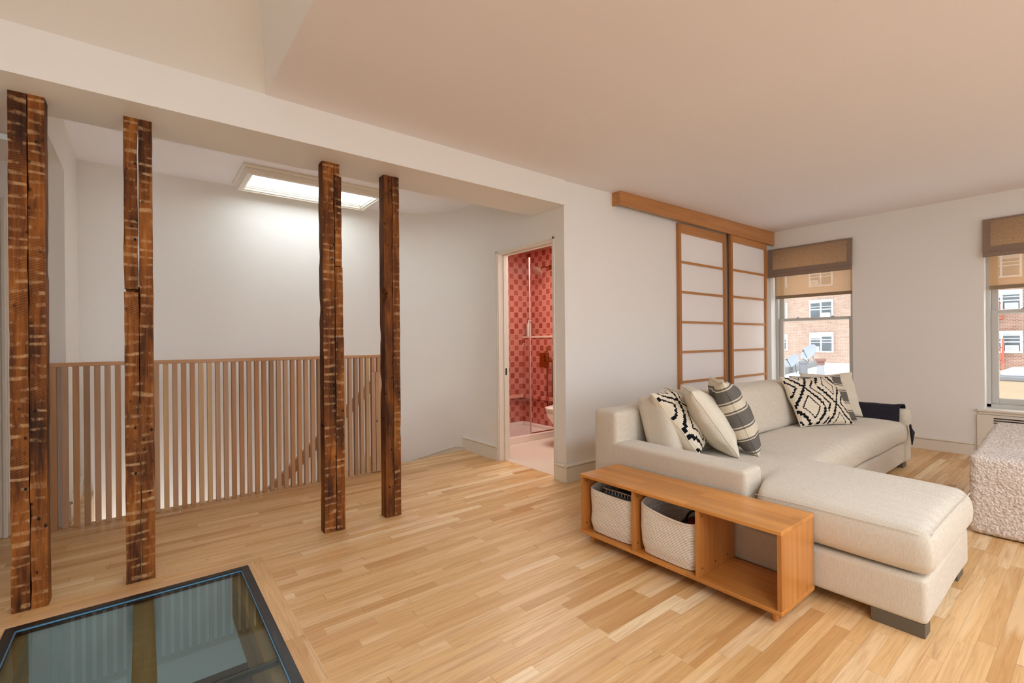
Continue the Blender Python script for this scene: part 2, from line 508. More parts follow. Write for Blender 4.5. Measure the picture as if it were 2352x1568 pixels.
def striped(name):
    """cream pillow cloth with charcoal stripes across the height (local Z)"""
    t = NT(name); sep = t.n('ShaderNodeSeparateXYZ'); t.l(t.coord(), sep.inputs[0])
    z = t.math('ADD', t.math('DIVIDE', sep.outputs[2], .5), .5)
    cr, ch = lin('ddd0b6'), lin('5f5a54')
    st = []
    seq = [(0, cr), (.045, ch), (.06, cr), (.075, ch), (.215, cr), (.23, ch), (.25, cr), (.365, ch), (.385, cr), (.40, ch), (.575, cr), (.59, ch), (.61, cr),
           (.70, ch), (.72, cr), (.735, ch), (.885, cr), (.90, ch), (.92, cr)]
    col = t.ramp(z, seq, 'CONSTANT')
    n = t.noise(t.coord((300, 300, 300)), 1.0, 2)
    col = t.mix(t.math('MULTIPLY', t.math('SUBTRACT', n, .3), .9), col, lin('8d877d'), 'MIX')
    t.col(col); t.rough(.95); t.b.inputs['Specular IOR Level'].default_value = .1; t.bump(n, .3, .002)
    return t.m


M = {}
M['wall'] = paint('wall_paint', 'ebe8e2')
M['ceil'] = paint('ceiling_paint', 'eee9e9')
M['trim'] = plain('trim_paint', 'e4ddd0', .35, var=.01)
M['floor'] = floor_wood('oak_floor', 'X')
M['floorY'] = floor_wood('oak_floor_border', 'Y')
M['oak'] = wood('light_oak', 'a9774c', 'cb9a68', 'X', .4)
M['oakz'] = wood('light_oak_upright', 'a9774c', 'cb9a68', 'Z', .4)
M['shoji'] = wood('honey_oak', 'a86f3c', 'c68a50', 'X', .45)
M['shojiz'] = wood('honey_oak_upright', 'a2682f', 'c0824a', 'Z', .45)
M['bench'] = wood('bench_rubberwood', 'b3712f', 'd6964e', 'Y', .3, staves=(0, .062, .42))
M['benchz'] = wood('bench_rubberwood_upright', 'ad6c30', 'cf8f4c', 'Z', .33)
M['slat'] = [wood('slat_oak_%s' % n, a, b, 'Z', .5) for n, a, b in (('honey', 'a5754a', 'bd8e62'), ('tan', 'a98362', 'c4a07c'), ('pale', 'b89466', 'd2b285'), ('brown', '937050', 'ac8866'))]
M['sofa'] = linen('oatmeal_linen', 'c3b8a3', 'd8cfbe', slub=(14, 300, 300))
t = NT('boucle'); vo = t.n('ShaderNodeTexVoronoi', feature='SMOOTH_F1'); t.l(t.coord(), vo.inputs['Vector']); vo.inputs['Scale'].default_value = 85; vo.inputs['Smoothness'].default_value = .6
bn_ = t.noise(t.coord(), 140, 3); t.col(t.ramp(vo.outputs['Distance'], [(.1, lin('f6ece2')), (.75, lin('d3c1b0'))])); t.rough(.95); t.b.inputs['Specular IOR Level'].default_value = .1
t.b.inputs['Sheen Weight'].default_value = .3; t.bump(t.math('SUBTRACT', bn_, vo.outputs['Distance']), 1.0, .008); M['boucle'] = t.m
M['plinth'] = plain('plinth_grey', '615a4c', .5)
M['black'] = plain('black_metal', '1d1b19', .35, var=.02)
M['white_metal'] = plain('sash_grey_white', 'c9c6c0', .35, var=.01)
M['brass'] = plain('brushed_brass', 'a8682c', .3, 1.0, var=.05, scale=20)
M['chrome'] = plain('chrome', 'cfcfcf', .12, 1.0, var=.01)
M['ceramic'] = plain('ceramic', 'efe6da', .12, var=.01)
M['tray'] = plain('shower_tray_white', 'eadcd0', .3, var=.01)
M['cream'] = linen('pillow_cream', 'd3c6ae', 'e8dcc6', slub=(200, 200, 200))
M['beige'] = linen('pillow_beige', 'cdc3ad', 'e0d7c4', slub=(220, 220, 220))
M['kilim'] = plain('kilim_black', '121418', .9, var=.05, spec=.1)
M['stripe'] = striped('striped_cloth')
M['rope'] = ropey('rope_cotton')
M['joist'] = wood('old_joist', '957a50', 'cdae78', 'Y', .6, .6, spread=.22)

# ================================================================== the setting
XL, XD, XW = -0.405, 2.82, 6.64          # stair left wall, bathroom wall, window wall
YS, YB, YR, YF = 2.86, 3.28, 4.23, 5.13  # living wall / beam face, beam back, railing, stair far wall
ZC, ZB, ZS = 2.56, 2.35, 2.70            # ceiling, beam soffit, stair ceiling
XMIN, YMIN = -2.6, -3.0


def zc(x): return ZC + (0 if x < XD else (x - XD) * 0.0165)


# floor: slabs around the glass opening and the stair opening
bm = NB()
gx0, gx1, gy0, gy1 = -.466, .44, .3, 2.895
for a in ((XMIN, gx0, YMIN, gy1), (gx1, XW + .2, YMIN, gy1), (gx0, gx1, YMIN, gy0), (XMIN, XD + .06, gy1, YR + .02), (XD + .06, XW + .2, gy1, 2.99)):
    box(bm, a[0], a[1], a[2], a[3], -.22, 0)
prism(bm, [(XMIN, YR + .02, 0), (XL + .085, YR + .02, 0), (XL + .085, YF, 0), (XMIN, YF, 0)], (0, 0, -.22))
prism(bm, [(XL + .085, YR + .02, 0), (1.80, YR + .02, 0), (1.80, YR + .07, 0), (XL + .085, YR + .07, 0)], (0, 0, -.22))
prism(bm, [(1.80, YR + .02, 0), (2.88, YR + .02, 0), (2.88, 4.48, 0), (2.49, 4.426, 0), (2.22, 4.387, 0), (2.0, 4.335, 0), (1.80, 4.335, 0)], (0, 0, -.22))
struct('floor', bm, M['floor'])
# oak border boards round the glass
bm = NB(); prism(bm, [(gx1, -.5, 0), (gx1 + .078, -.5, 0), (gx1 + .078, 2.97, 0), (gx1, gy1, 0)], (0, 0, .0015)); struct('trim_1', bm, M['floorY'])
bm = NB(); prism(bm, [(XMIN, gy1, 0), (gx1, gy1, 0), (gx1 + .078, 2.97, 0), (XMIN, 2.97, 0)], (0, 0, .0012))
struct('trim_2', bm, wood('border_oak', 'c79a68', 'e0b98a', 'X', .4))

# living room wall behind the sofa, with the shoji doorway behind the panels left closed
bm = NB(); box(bm, XD, XW + .2, YS, YS + .12, 0, 2.75); struct('wall_living', bm, M['wall'])
# bathroom wall with door opening
dy0, dy1, dz = 3.012, 3.80, 2.075
bm = NB()
box(bm, XD, XD + .12, YS + .12, dy0 - .02, 0, 2.8); box(bm, XD, XD + .12, dy1 + .02, 4.40, 0, 2.8); box(bm, XD, XD + .12, dy0 - .02, dy1 + .02, dz + .02, 2.8)
box(bm, XD, XD + .12, 4.40, YF + .15, -2.7, 2.8)
struct('wall_bathroom', bm, M['wall'])
# curved far stair wall, continuing below the floor
bm = NB()
R, cx, cy = .70, 2.12, 4.43
path = [(XL - .1, YF)] + [(XL + (cx - XL) * k / 6, YF) for k in range(1, 6)] + [(cx + R * sin(a * pi / 2 / 24), cy + R * cos(a * pi / 2 / 24)) for a in range(25)]
zs = [-2.7 + 5.5 * k / 6 for k in range(7)]
G = [[bm.verts.new((p[0], p[1], z)) for p in path] for z in zs]
for k in range(6):
    for i in range(len(path) - 1):
        bm.faces.new([G[k][i], G[k][i + 1], G[k + 1][i + 1], G[k + 1][i]])
ex = bmesh.ops.extrude_face_region(bm, geom=bm.faces[:])
for v in [g for g in ex['geom'] if isinstance(g, bmesh.types.BMVert)]:
    i = v.co; d = Vector((i.x - cx, i.y - cy, 0)) if i.x > cx else Vector((0, 1, 0)); v.co += d.normalized() * .1
struct('wall_stair_far', bm, M['wall'], smooth=True)
# stair left wall: a header over the hall opening, a solid piece beyond
bm = NB()
box(bm, XL - .12, XL, 4.32, YF, -2.7, 2.8)
box(bm, XL - .12, XL, YB, 4.32, 2.375, 2.8)
struct('wall_stair_left', bm, M['wall'])
bm = NB(); box(bm, XMIN, XL - .12, 4.32, 4.44, 0, 2.5); struct('wall_hall', bm, M['wall'])
bm = NB(); box(bm, XMIN - .12, XMIN, YMIN, 4.44, 0, 2.8); struct('wall_left', bm, M['wall'])
bm = NB(); box(bm, XMIN, -.62, YB - .12, YB, 0, ZB + .02); struct('wall_hall_front', bm, M['wall'])  # unseen partition added to keep the rear fill out of the hall
# unseen wall behind the camera; its three window openings are added for fill light
bm = NB()
xs = [XMIN - .12, -1.85, -.35, 1.15, 2.65, 4.15, 5.65, XW + .2]
for k in range(0, 7, 2): box(bm, xs[k], xs[k + 1], YMIN - .12, YMIN, 0, 2.75)
for k in (1, 3, 5): box(bm, xs[k], xs[k + 1], YMIN - .12, YMIN, 0, .62); box(bm, xs[k], xs[k + 1], YMIN - .12, YMIN, 2.36, 2.75)
struct('wall_rear', bm, M['wall'])
for k in (1, 3, 5):
    bm = NB(); a, b = xs[k], xs[k + 1]
    for q in ((a, a + .05, .62, 2.36), (b - .05, b, .62, 2.36), (a, b, .62, .68), (a, b, 2.3, 2.36), (a, b, 1.46, 1.51)): box(bm, q[0], q[1], YMIN - .08, YMIN - .03, q[2], q[3])
    struct('window_%d' % (3 + k // 2), bm, M['white_metal'])  # frame of an added unseen window, with a fill light outside
# window wall
W1, W2 = (1.895, 2.815), (-.135, .785)
WZ0, WZ1 = .49, 2.33
bm = NB()
ys = [YMIN - .12, W2[0], W2[1], W1[0], W1[1], YS + .12]
for k in (0, 2, 4): box(bm, XW, XW + .30, ys[k], ys[k + 1], 0, 2.75)
for k in (1, 3): box(bm, XW, XW + .30, ys[k], ys[k + 1], 0, WZ0 - .02); box(bm, XW, XW + .30, ys[k], ys[k + 1], WZ1, 2.75)
struct('wall_window', bm, M['wall'])

# ceiling of the living room, with the faceted skylight well
bm = NB()
wx0, wx1, wy0, wy1 = -1.9, .542, .6, 2.852
quad(bm, [(wx1, YMIN, ZC), (XD, YMIN, ZC), (XD, YS, ZC), (wx1, YS, ZC)])
quad(bm, [(XD, YMIN, ZC), (XW, YMIN, zc(XW)), (XW, YS, zc(XW)), (XD, YS, ZC)])
quad(bm, [(XMIN, YMIN, ZC), (wx1, YMIN, ZC), (wx1, wy0, ZC), (XMIN, wy0, ZC)])
quad(bm, [(XMIN, wy0, ZC), (wx0, wy0, ZC), (wx0, YS, ZC), (XMIN, YS, ZC)])
ex = bmesh.ops.extrude_face_region(bm, geom=bm.faces[:])
bmesh.ops.translate(bm, verts=[g for g in ex['geom'] if isinstance(g, bmesh.types.BMVert)], vec=(0, 0, .06))
struct('ceiling', bm, M['ceil'])
# well: splayed sides up to a glazed top
bm = NB()
ZT = 3.30
ty1 = wy1 - (ZT - ZC) * 2.1; tx1 = wx1 - (ZT - ZC) * .50
A0 = (wx1, wy1, ZC); B0 = (wx0, wy1, ZC); C0 = (wx0, wy0, ZC); D0 = (wx1, wy0, ZC)
A1 = (tx1, ty1, ZT); B1 = (wx0, ty1, ZT); C1 = (wx0, wy0, ZT); D1 = (tx1, wy0, ZT)
quad(bm, [A0, B0, B1, A1]); quad(bm, [D0, A0, A1, D1]); quad(bm, [B0, C0, C1, B1]); quad(bm, [C0, D0, D1, C1]); quad(bm, [A1, B1, C1, D1])
struct('ceiling_well', bm, M['wall'])
# beam carried by the posts
bm = NB(); box(bm, XMIN, XD, YS - .015, YB, ZB, 2.9); struct('ceiling_beam', bm, M['wall'])
# stair and hall ceilings
bm = NB()
sx0, sx1, sy0, sy1 = .72, 1.84, 4.42, 4.90
for a in ((XL - .12, sx0, YB, YF + .1), (sx1, XD + .1, YB, YF + .1), (sx0, sx1, YB, sy0), (sx0, sx1, sy1, YF + .1)): box(bm, a[0], a[1], a[2], a[3], ZS, ZS + .05)
box(bm, XMIN, XL - .12, YB, 4.44, 2.375, 2.45)
struct('ceiling_stair', bm, M['ceil'])

# baseboards: flat board with a rounded cap
def baseboard(name, p0, p1, n, h=.15, t=.018):
    """along p0->p1, standing off the wall in direction n"""
    bm = NB(); p0, p1, n = Vector(p0 + (0,)), Vector(p1 + (0,)), Vector(n + (0,))
    prof = [(0, 0), (t, 0), (t, h - .030), (t * .75, h - .026), (t * .75, h - .022), (t * 1.35, h - .020), (t * 1.6, h - .012), (t * 1.35, h - .003), (t * .6, h), (0, h)]
    pts = [p0 + n * a + Vector((0, 0, b)) for a, b in prof]
    prism(bm, pts, p1 - p0); return struct(name, bm, M['trim'])


baseboard('baseboard_left', (XL - .12, 4.32), (-.66, 4.32), (0, -1))
baseboard('baseboard_stair_left', (XL, 4.34), (XL, YF), (1, 0))
baseboard('baseboard_bathroom', (XD, dy1 + .035), (XD, 4.475), (-1, 0))
baseboard('baseboard_corner', (XD, YS), (XD, dy0 - .035), (-1, 0))
baseboard('baseboard_living', (XD - .0185, YS), (XW, YS), (0, -1))
baseboard('baseboard_right', (XW, .86), (XW, YS), (-1, 0), h=.13)
baseboard('baseboard_rear', (XMIN, YMIN), (XW, YMIN), (0, 1))
# stair skirting cap winding down the curved wall
bm = NB(); pts = []
cap = [(92, .030), (84, .025), (75, .013), (64, -.030), (52, -.080), (41, -.130), (30, -.173), (22, -.192), (0, -.27)]
for (a0, z0_), (a1, z1_) in zip(cap, cap[1:]):
    for q in range(4):
        f = q / 4; a = radians(a0 + (a1 - a0) * f); pts.append((cx + (R - .012) * sin(a), cy + (R - .012) * cos(a), z0_ + (z1_ - z0_) * f))
tube(bm, pts, .009, 8)
for i in range(len(pts) - 1):
    a, b = Vector(pts[i]), Vector(pts[i + 1])
    quad(bm, [a, b, b - Vector((0, 0, .30)), a - Vector((0, 0, .30))])
struct('trim_3', bm, M['trim'], smooth=True)

# stairs going down behind the railing
bm = NB()
for k in range(11):
    x1 = 1.95 - k * .235; box(bm, x1 - .26, x1, YR + .14, YF, -.19 * (k + 1) - .04, -.19 * (k + 1))
    box(bm, x1 - .015, x1, YR + .14, YF, -.19 * (k + 1), -.19 * k - .04)
for k in range(3):
    a0, a1 = pi / 2 * k / 3, pi / 2 * (k + 1) / 3
    pass
box(bm, 1.95, XD, YR + .26, YF + .0, -.23, -.19)
struct('floor_stair_treads', bm, M['floor'])
bm = NB(); box(bm, XL, 1.95, YR + .12, YR + .14, -2.7, -.22); struct('wall_stair_near', bm, M['wall'])
bm = NB(); box(bm, XMIN, XD + .1, -.6, YF + .1, -2.75, -2.7); struct('floor_lower', bm, M['floor'])

# bathroom door frame
dr = tag(obj('door_1', box(NB(), XD - .004, XD + .124, dy1, dy1 + .02, 0, dz + .02), M['trim']), kind='structure')
for nm, q in (('jamb', (XD - .004, XD + .124, dy0 - .02, dy0, 0, dz + .02)), ('head_jamb', (XD - .004, XD + .124, dy0, dy1, dz, dz + .02))):
    obj(nm, box(NB(), *q), M['trim'], dr)
bm = NB()
for q in ((dy0 - .034, dy0 - .012, 0, dz + .034), (dy1 + .012, dy1 + .034, 0, dz + .034), (dy0 - .034, dy1 + .034, dz + .012, dz + .034)):
    box(bm, XD - .012, XD, q[0], q[1], q[2], q[3], .003)
obj('casing', bm, M['trim'], dr)
bm = NB(); box(bm, XD + .055, XD + .095, dy1 - .012, dy1, 0, dz, .003); box(bm, XD + .055, XD + .095, dy0, dy1, dz - .012, dz, .003); obj('door_edge', bm, M['trim'], dr)
bm = NB(); box(bm, XD + .066, XD + .084, dy1 - .016, dy1 - .011, .86, .93, .002); obj('latch', bm, M['black'], dr, label='small dark latch')
# hall door
d2 = tag(obj('door_2', box(NB(), -1.5, -.745, 4.30, 4.318, .01, 2.06, .003), M['trim']), kind='structure')
bm = NB(); box(bm, -.745, -.675, 4.285, 4.318, 0, 2.125, .006); box(bm, -1.57, -1.5, 4.285, 4.318, 0, 2.125, .006); box(bm, -1.5, -.745, 4.285, 4.318, 2.06, 2.125, .006)
box(bm, -.695, -.672, 4.276, 4.318, 0, 2.13, .005)
obj('casing', bm, M['trim'], d2)
bm = NB(); lathe(bm, [(.075, 0), (.07, -.006), (.055, -.008)], (-.60, 3.80, 2.376), n=32)
lt = tag(obj('ceiling_light', bm, plain('white_plastic', 'd8d2c8', .4), smooth=True), 'small round recessed light in the hallway ceiling', 'light')
obj('lens', (lambda b: (lathe(b, [(.05, 0), (.05, -.002)], (-.60, 3.80, 2.3675), n=32), b)[1])(NB()), emit('lamp_glow', (1, .93, .82, 1), .25), lt)

# stair skylight: moulded frame hanging below the ceiling
sk = thing('skylight', 'long narrow skylight in a stepped white moulding above the stairs', 'skylight', (1.28, 4.66, ZS))
def ring(bm, x0, x1, y0, y1, w, z0, z1):
    box(bm, x0, x1, y0, y0 + w, z0, z1); box(bm, x0, x1, y1 - w, y1, z0, z1); box(bm, x0, x0 + w, y0 + w, y1 - w, z0, z1); box(bm, x1 - w, x1, y0 + w, y1 - w, z0, z1)
def frame_profile(bm, x0, x1, y0, y1, prof):
    """prof: (inset, z) chain swept round a rectangle with mitred corners"""
    rings = [[bm.verts.new(p) for p in ((x0 + i, y0 + i, z), (x1 - i, y0 + i, z), (x1 - i, y1 - i, z), (x0 + i, y1 - i, z))] for i, z in prof]
    for a, b in zip(rings, rings[1:]):
        for k in range(4): bm.faces.new([a[k], a[(k + 1) % 4], b[(k + 1) % 4], b[k]])
bm = NB(); frame_profile(bm, .665, 1.925, 4.40, 5.03, [(0, 2.70), (0, 2.685), (.018, 2.672), (.018, 2.662), (.030, 2.64), (.036, 2.628), (.062, 2.622), (.066, 2.632), (.082, 2.634), (.084, 2.65), (.088, 2.78)])
obj('moulding', bm, M['trim'], sk)
bm = NB(); ring(bm, .745, 1.845, 4.48, 4.95, .012, 2.652, 2.664); obj('inner_bead', bm, M['trim'], sk)
bm = NB(); frame_profile(bm, .745, 1.845, 4.48, 4.95, [(0, 2.70), (0, 3.06)]); obj('shaft', bm, M['trim'], sk)
bm = NB(); box(bm, .752, 1.838, 4.487, 4.943, 2.668, 2.672)
t = NT('frosted_glass'); o_ = t.t.nodes['Material Output']; tl = t.n('ShaderNodeBsdfTranslucent'); tl.inputs[0].default_value = (.93, .96, .97, 1); t.t.nodes.remove(t.b)
tr = t.n('ShaderNodeBsdfTransparent'); mx = t.n('ShaderNodeMixShader'); mx.inputs[0].default_value = .35; t.l(tl.outputs[0], mx.inputs[1]); t.l(tr.outputs[0], mx.inputs[2]); t.l(mx.outputs[0], o_.inputs[0])
obj('frosted_pane', bm, t.m, sk)

# ================================================================== posts
def timber(x0, x1, y0, y1, z0, z1, seed, lean=0.0, rag=.004, chip=0, notch=None):
    """rough sawn board: gridded box with irregular edges"""
    bm = NB(); nz = max(6, int((z1 - z0) / .035)); cols = 4; rows = 3
    ring_pts = []
    for i in range(cols): ring_pts.append((i / cols, 0))
    for i in range(rows): ring_pts.append((1, i / rows))
    for i in range(cols): ring_pts.append((1 - i / cols, 1))
    for i in range(rows): ring_pts.append((0, 1 - i / rows))
    rg = []
    for k in range(nz + 1):
        z = z0 + (z1 - z0) * k / nz; r = []
        for (u, v) in ring_pts:
            x = x0 + (x1 - x0) * u; y = y0 + (y1 - y0) * v
            n = noise.noise_vector(Vector((x * 9 + seed, y * 9, z * 9 + seed))) * rag * .55
            corner = (u in (0, 1)) and (v in (0, 1))
            q = Vector((x, y, z)) + Vector((n.x, n.y, 0))
            if corner:
                c = Vector(((x0 + x1) / 2, (y0 + y1) / 2, z)); d = (c - q).normalized()
                q += d * (.0015 + .012 * max(0, noise.noise(Vector((seed + u * 7, v * 5, z * 6))) - .12))
            if notch:
                nx_, nz_, nr = notch
                if abs(z - nz_) < nr and abs(q.x - x0) < .03 and v < .5: q.x += nx_
            if k == 0: q.z += 0.0
            q.x += lean * (z - 1.2)
            r.append(bm.verts.new(q))
        rg.append(r)
    m = len(ring_pts)
    for k in range(nz):
        for i in range(m): bm.faces.new([rg[k][i], rg[k][(i + 1) % m], rg[k + 1][(i + 1) % m], rg[k + 1][i]])
    bm.faces.new(rg[0][::-1]); bm.faces.new(rg[-1])
    for f in bm.faces:
        f.normal_update()
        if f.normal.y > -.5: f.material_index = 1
    return bm


def post(label, x, pieces, mats):
    t = thing('timber_post', label, 'post', (x, 3.08, 0), group='reclaimed timber posts under the beam')
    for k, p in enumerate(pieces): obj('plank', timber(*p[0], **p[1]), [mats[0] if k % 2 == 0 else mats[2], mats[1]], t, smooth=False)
    return t


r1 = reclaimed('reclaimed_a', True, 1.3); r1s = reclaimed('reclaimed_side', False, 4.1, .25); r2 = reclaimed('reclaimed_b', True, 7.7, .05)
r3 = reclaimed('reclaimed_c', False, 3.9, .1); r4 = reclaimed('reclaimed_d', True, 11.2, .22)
L = .0012
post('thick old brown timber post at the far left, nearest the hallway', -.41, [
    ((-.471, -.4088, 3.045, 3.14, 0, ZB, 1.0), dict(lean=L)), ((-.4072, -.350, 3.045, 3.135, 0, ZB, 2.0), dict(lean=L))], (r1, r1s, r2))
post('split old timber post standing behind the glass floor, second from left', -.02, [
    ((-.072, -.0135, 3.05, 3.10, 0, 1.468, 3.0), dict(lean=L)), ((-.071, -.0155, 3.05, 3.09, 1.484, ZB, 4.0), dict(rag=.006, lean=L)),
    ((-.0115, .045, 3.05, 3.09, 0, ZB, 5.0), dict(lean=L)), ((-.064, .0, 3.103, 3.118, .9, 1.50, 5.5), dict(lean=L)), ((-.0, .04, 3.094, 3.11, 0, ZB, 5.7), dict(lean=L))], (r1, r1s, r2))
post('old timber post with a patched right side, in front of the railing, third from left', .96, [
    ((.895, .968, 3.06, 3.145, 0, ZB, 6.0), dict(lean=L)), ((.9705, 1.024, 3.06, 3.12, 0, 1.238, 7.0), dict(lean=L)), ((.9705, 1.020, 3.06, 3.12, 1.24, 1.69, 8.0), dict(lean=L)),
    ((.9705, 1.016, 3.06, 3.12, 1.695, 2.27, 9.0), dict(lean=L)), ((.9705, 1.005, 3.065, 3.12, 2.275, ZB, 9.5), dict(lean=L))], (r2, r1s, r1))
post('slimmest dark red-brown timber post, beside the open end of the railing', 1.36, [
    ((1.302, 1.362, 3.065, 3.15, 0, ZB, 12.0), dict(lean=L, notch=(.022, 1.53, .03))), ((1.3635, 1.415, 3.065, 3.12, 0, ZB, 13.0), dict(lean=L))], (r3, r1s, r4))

# ================================================================== slatted railing
rl = thing('slatted_railing', 'floor-standing railing of upright oak slats guarding the stairs', 'railing', (.63, YR + .035, 0))
bm = NB(); box(bm, -.474, 1.775, YR - .003, YR + .050, 1.062, 1.088, .002); obj('top_rail', bm, M['oak'], rl)
random.seed(4)
for k in range(42):
    x = -.473 + k * .0535
    bm = NB(); box(bm, x, x + .0300, YR, YR + .045, .001, 1.062, .0015, 1); obj('slat', bm, M['slat'][random.choice((0, 0, 1, 1, 2, 3))], rl)
g = thing('gate_panel', 'narrow folded wooden stair gate at the right end of the slatted railing', 'gate', (1.70, YR - .02, 0))
bm = NB(); box(bm, 1.655, 1.690, YR - .030, YR - .006, .01, .93, .002); box(bm, 1.692, 1.742, YR - .034, YR - .006, .01, .93, .002); obj('board', bm, M['slat'][1], g)
bm = NB(); box(bm, 1.694, 1.706, YR - .038, YR - .033, .468, .482, .001); box(bm, 1.699, 1.704, YR - .038, YR - .033, .49, .50, .001); obj('latch', bm, M['black'], g, label='small black latch')
hr = NB(); prism(hr, [(.30, YR + .17, -.52), (1.72, YR + .17, .83), (1.72, YR + .17, .72), (.30, YR + .17, -.63)], (0, .045, 0))
tag(obj('handrail', hr, M['oak']), 'sloping wooden handrail of the stairs, seen through the slatted railing', 'handrail')

# ================================================================== glass floor
gf = thing('glass_floor_panel', 'walk-on glass floor panel in a black metal frame', 'floor panel', (0, 1.6, 0))
bm = NB(); ring(bm, gx0, gx1, gy0, gy1, .034, -.026, .004); obj('frame', bm, M['black'], gf)
bm = NB(); ring(bm, gx0 + .034, gx1 - .034, gy0 + .034, gy1 - .034, .0045, -.0075, -.0015); obj('blue_seal', bm, plain('blue_seal', '5f93b4', .3), gf, label='thin blue glass edge')
gm = clear_glass('floor_glass', (.76, .80, .78, 1), 1.0)
for a, b in ((1.985, gy1 - .042), (gy0 + .042, 1.965)):
    bm = NB(); box(bm, gx0 + .0385, gx1 - .0385, a, b, -.024, -.004); obj('pane', bm, gm, gf)
bm = NB(); box(bm, gx0 + .042, gx1 - .042, 1.967, 1.983, -.024, -.006); obj('joint_seal', bm, plain('dark_seal', '2c3430', .4), gf)
for lab, a, b in (('left', -.53, -.395), ('middle', -.042, .034), ('right', .362, .50)):
    bm = NB(); box(bm, a, b, .2, 2.883, -.25, -.030, .006)
    tag(obj('floor_joist', bm, M['joist']), 'old rough timber joist under the %s of the glass floor panel' % (lab + ' side' if lab != 'middle' else lab), 'joist', 'old joists under the glass floor')
# bulkhead below the far edge of the glass
bm = NB(); box(bm, -.7, .7, 2.884, 2.894, -.512, -.027)
struct('wall_lower', bm, plain('lower_wall_grey', 'aab6b6', .7, var=.02))
bm = NB(); box(bm, -2.5, 2.6, 3.6, 3.7, -2.7, -.25); box(bm, -2.6, -2.5, -.6, 3.7, -2.7, -.25); box(bm, 2.6, 2.7, -.6, 3.7, -2.7, -.25); box(bm, -2.6, 2.7, -.7, -.6, -2.7, -.25)
struct('wall_lower_room', bm, plain('lower_room_paint', '5b5048', .8))

# ================================================================== sliding shoji panels
vl = thing('door_valance', 'long oak track box above the shoji panels, against the ceiling', 'valance', (5.0, 2.82, 2.5))
bm = NB()
def slanted(bm, x0, x1, y0, y1, zb, top0, top1):
    prism(bm, [(x0, y0, zb), (x1, y0, zb), (x1, y0, top1), (x0, y0, top0)], (0, y1 - y0, 0))
slanted(bm, 3.445, XW - .002, 2.765, 2.790, 2.448, zc(3.445) - .001, zc(XW) - .001); slanted(bm, 3.445, 3.470, 2.790, YS - .001, 2.448, zc(3.445) - .001, zc(3.47) - .001)
obj('fascia', bm, M['shoji'], vl)
bm = NB(); box(bm, 3.5, XW - .01, 2.795, 2.855, 2.495, 2.53); obj('track', bm, M['black'], vl)
paper = plain('shoji_paper', 'f4f0ee', .3, var=.01)
def shoji(label, x0, x1, y0, y1, ztop):
    t = thing('shoji_panel', label, 'sliding panel', ((x0 + x1) / 2, (y0 + y1) / 2, 0), group='shoji panels')
    s = .046
    for a, b in ((x0, x0 + s), (x1 - s, x1)): bm = NB(); box(bm, a, b, y0, y1, .015, ztop, .002); obj('stile', bm, M['shojiz'], t)
    bm = NB(); box(bm, x0 + s, x1 - s, y0, y1, ztop - .10, ztop, .002); obj('top_rail', bm, M['shoji'], t)
    bm = NB(); box(bm, x0 + s, x1 - s, y0, y1, .015, .16, .002); obj('bottom_rail', bm, M['shoji'], t)
    for k in range(6):
        z = 2.035 - k * .322; bm = NB(); box(bm, x0 + s, x1 - s, y0 + .003, y1 - .004, z - .0125, z + .0125, .001); obj('muntin', bm, M['shoji'], t)
    for k in range(7):
        z1 = (ztop - .10 if k == 0 else 2.035 - (k - 1) * .322 - .0125); z0 = (2.035 - k * .322 + .0125) if k < 6 else .16
        if z0 >= z1: continue
        bm = NB(); box(bm, x0 + s, x1 - s, y1 - .014, y1 - .008, z0, z1); obj('paper_pane', bm, paper, t)
shoji('left shoji panel, hanging behind the left edge of its neighbour', 4.485, 5.475, 2.826, 2.858, 2.445)
shoji('right shoji panel, next to the window wall', 5.525, 6.47, 2.791, 2.823, 2.47)

# ================================================================== windows
def sash_window(name, y0, y1):
    xf = XW + .165
    bm = NB()
    box(bm, xf - .03, xf + .10, y0, y0 + .03, WZ0, WZ1); box(bm, xf - .03, xf + .10, y1 - .03, y1, WZ0, WZ1); box(bm, xf - .03, xf + .10, y0, y1, WZ1 - .03, WZ1); box(bm, xf - .03, xf + .10, y0, y1, WZ0 - .01, WZ0 + .03)
    w = tag(obj(name, bm, M['white_metal']), kind='structure')
    zm = 1.455
    def sash(nm, xa, xb, za, zb, s=.055, bot=.06):
        bm = NB()
        box(bm, xa, xb, y0 + .03, y0 + .03 + s, za, zb, .003, 1); box(bm, xa, xb, y1 - .03 - s, y1 - .03, za, zb, .003, 1)
        box(bm, xa, xb, y0 + .03 + s, y1 - .03 - s, zb - .035, zb, .003, 1); box(bm, xa, xb, y0 + .03 + s, y1 - .03 - s, za, za + bot, .003, 1)
        o = obj(nm, bm, M['white_metal'], w)
        bm = NB(); box(bm, (xa + xb) / 2 - .003, (xa + xb) / 2 + .003, y0 + .03 + s, y1 - .03 - s, za + bot, zb - .035)
        obj('glass_pane', bm, clear_glass('window_glass_' + name + nm, (.97, .98, .97, 1), .6), o)
        return o
    sash('upper_sash', xf + .045, xf + .085, zm - .02, WZ1 - .03, .05, .035)
    sash('lower_sash', xf, xf + .04, WZ0 + .03, zm + .018)
    for yy in (y0 + .26, y1 - .26):
        bm = NB(); box(bm, xf + .002, xf + .04, yy - .02, yy + .02, zm + .018, zm + .028, .003); lathe(bm, [(.012, 0), (.010, .012), (.004, .014)], (xf + .02, yy, zm + .026), n=12); obj('sash_lock', bm, M['chrome'], w)
    # stool (inner sill)
    bm = NB(); box(bm, XW - .045, xf - .03, y0 - .055, y1 + .055, WZ0 - .035, WZ0 - .01, .006); box(bm, XW - .022, XW - .001, y0 - .045, y1 + .045, WZ0 - .062, WZ0 - .035, .003)
    obj('window_sill', bm, M['trim'], w)
sash_window('window_1', *W1)
sash_window('window_2', *W2)
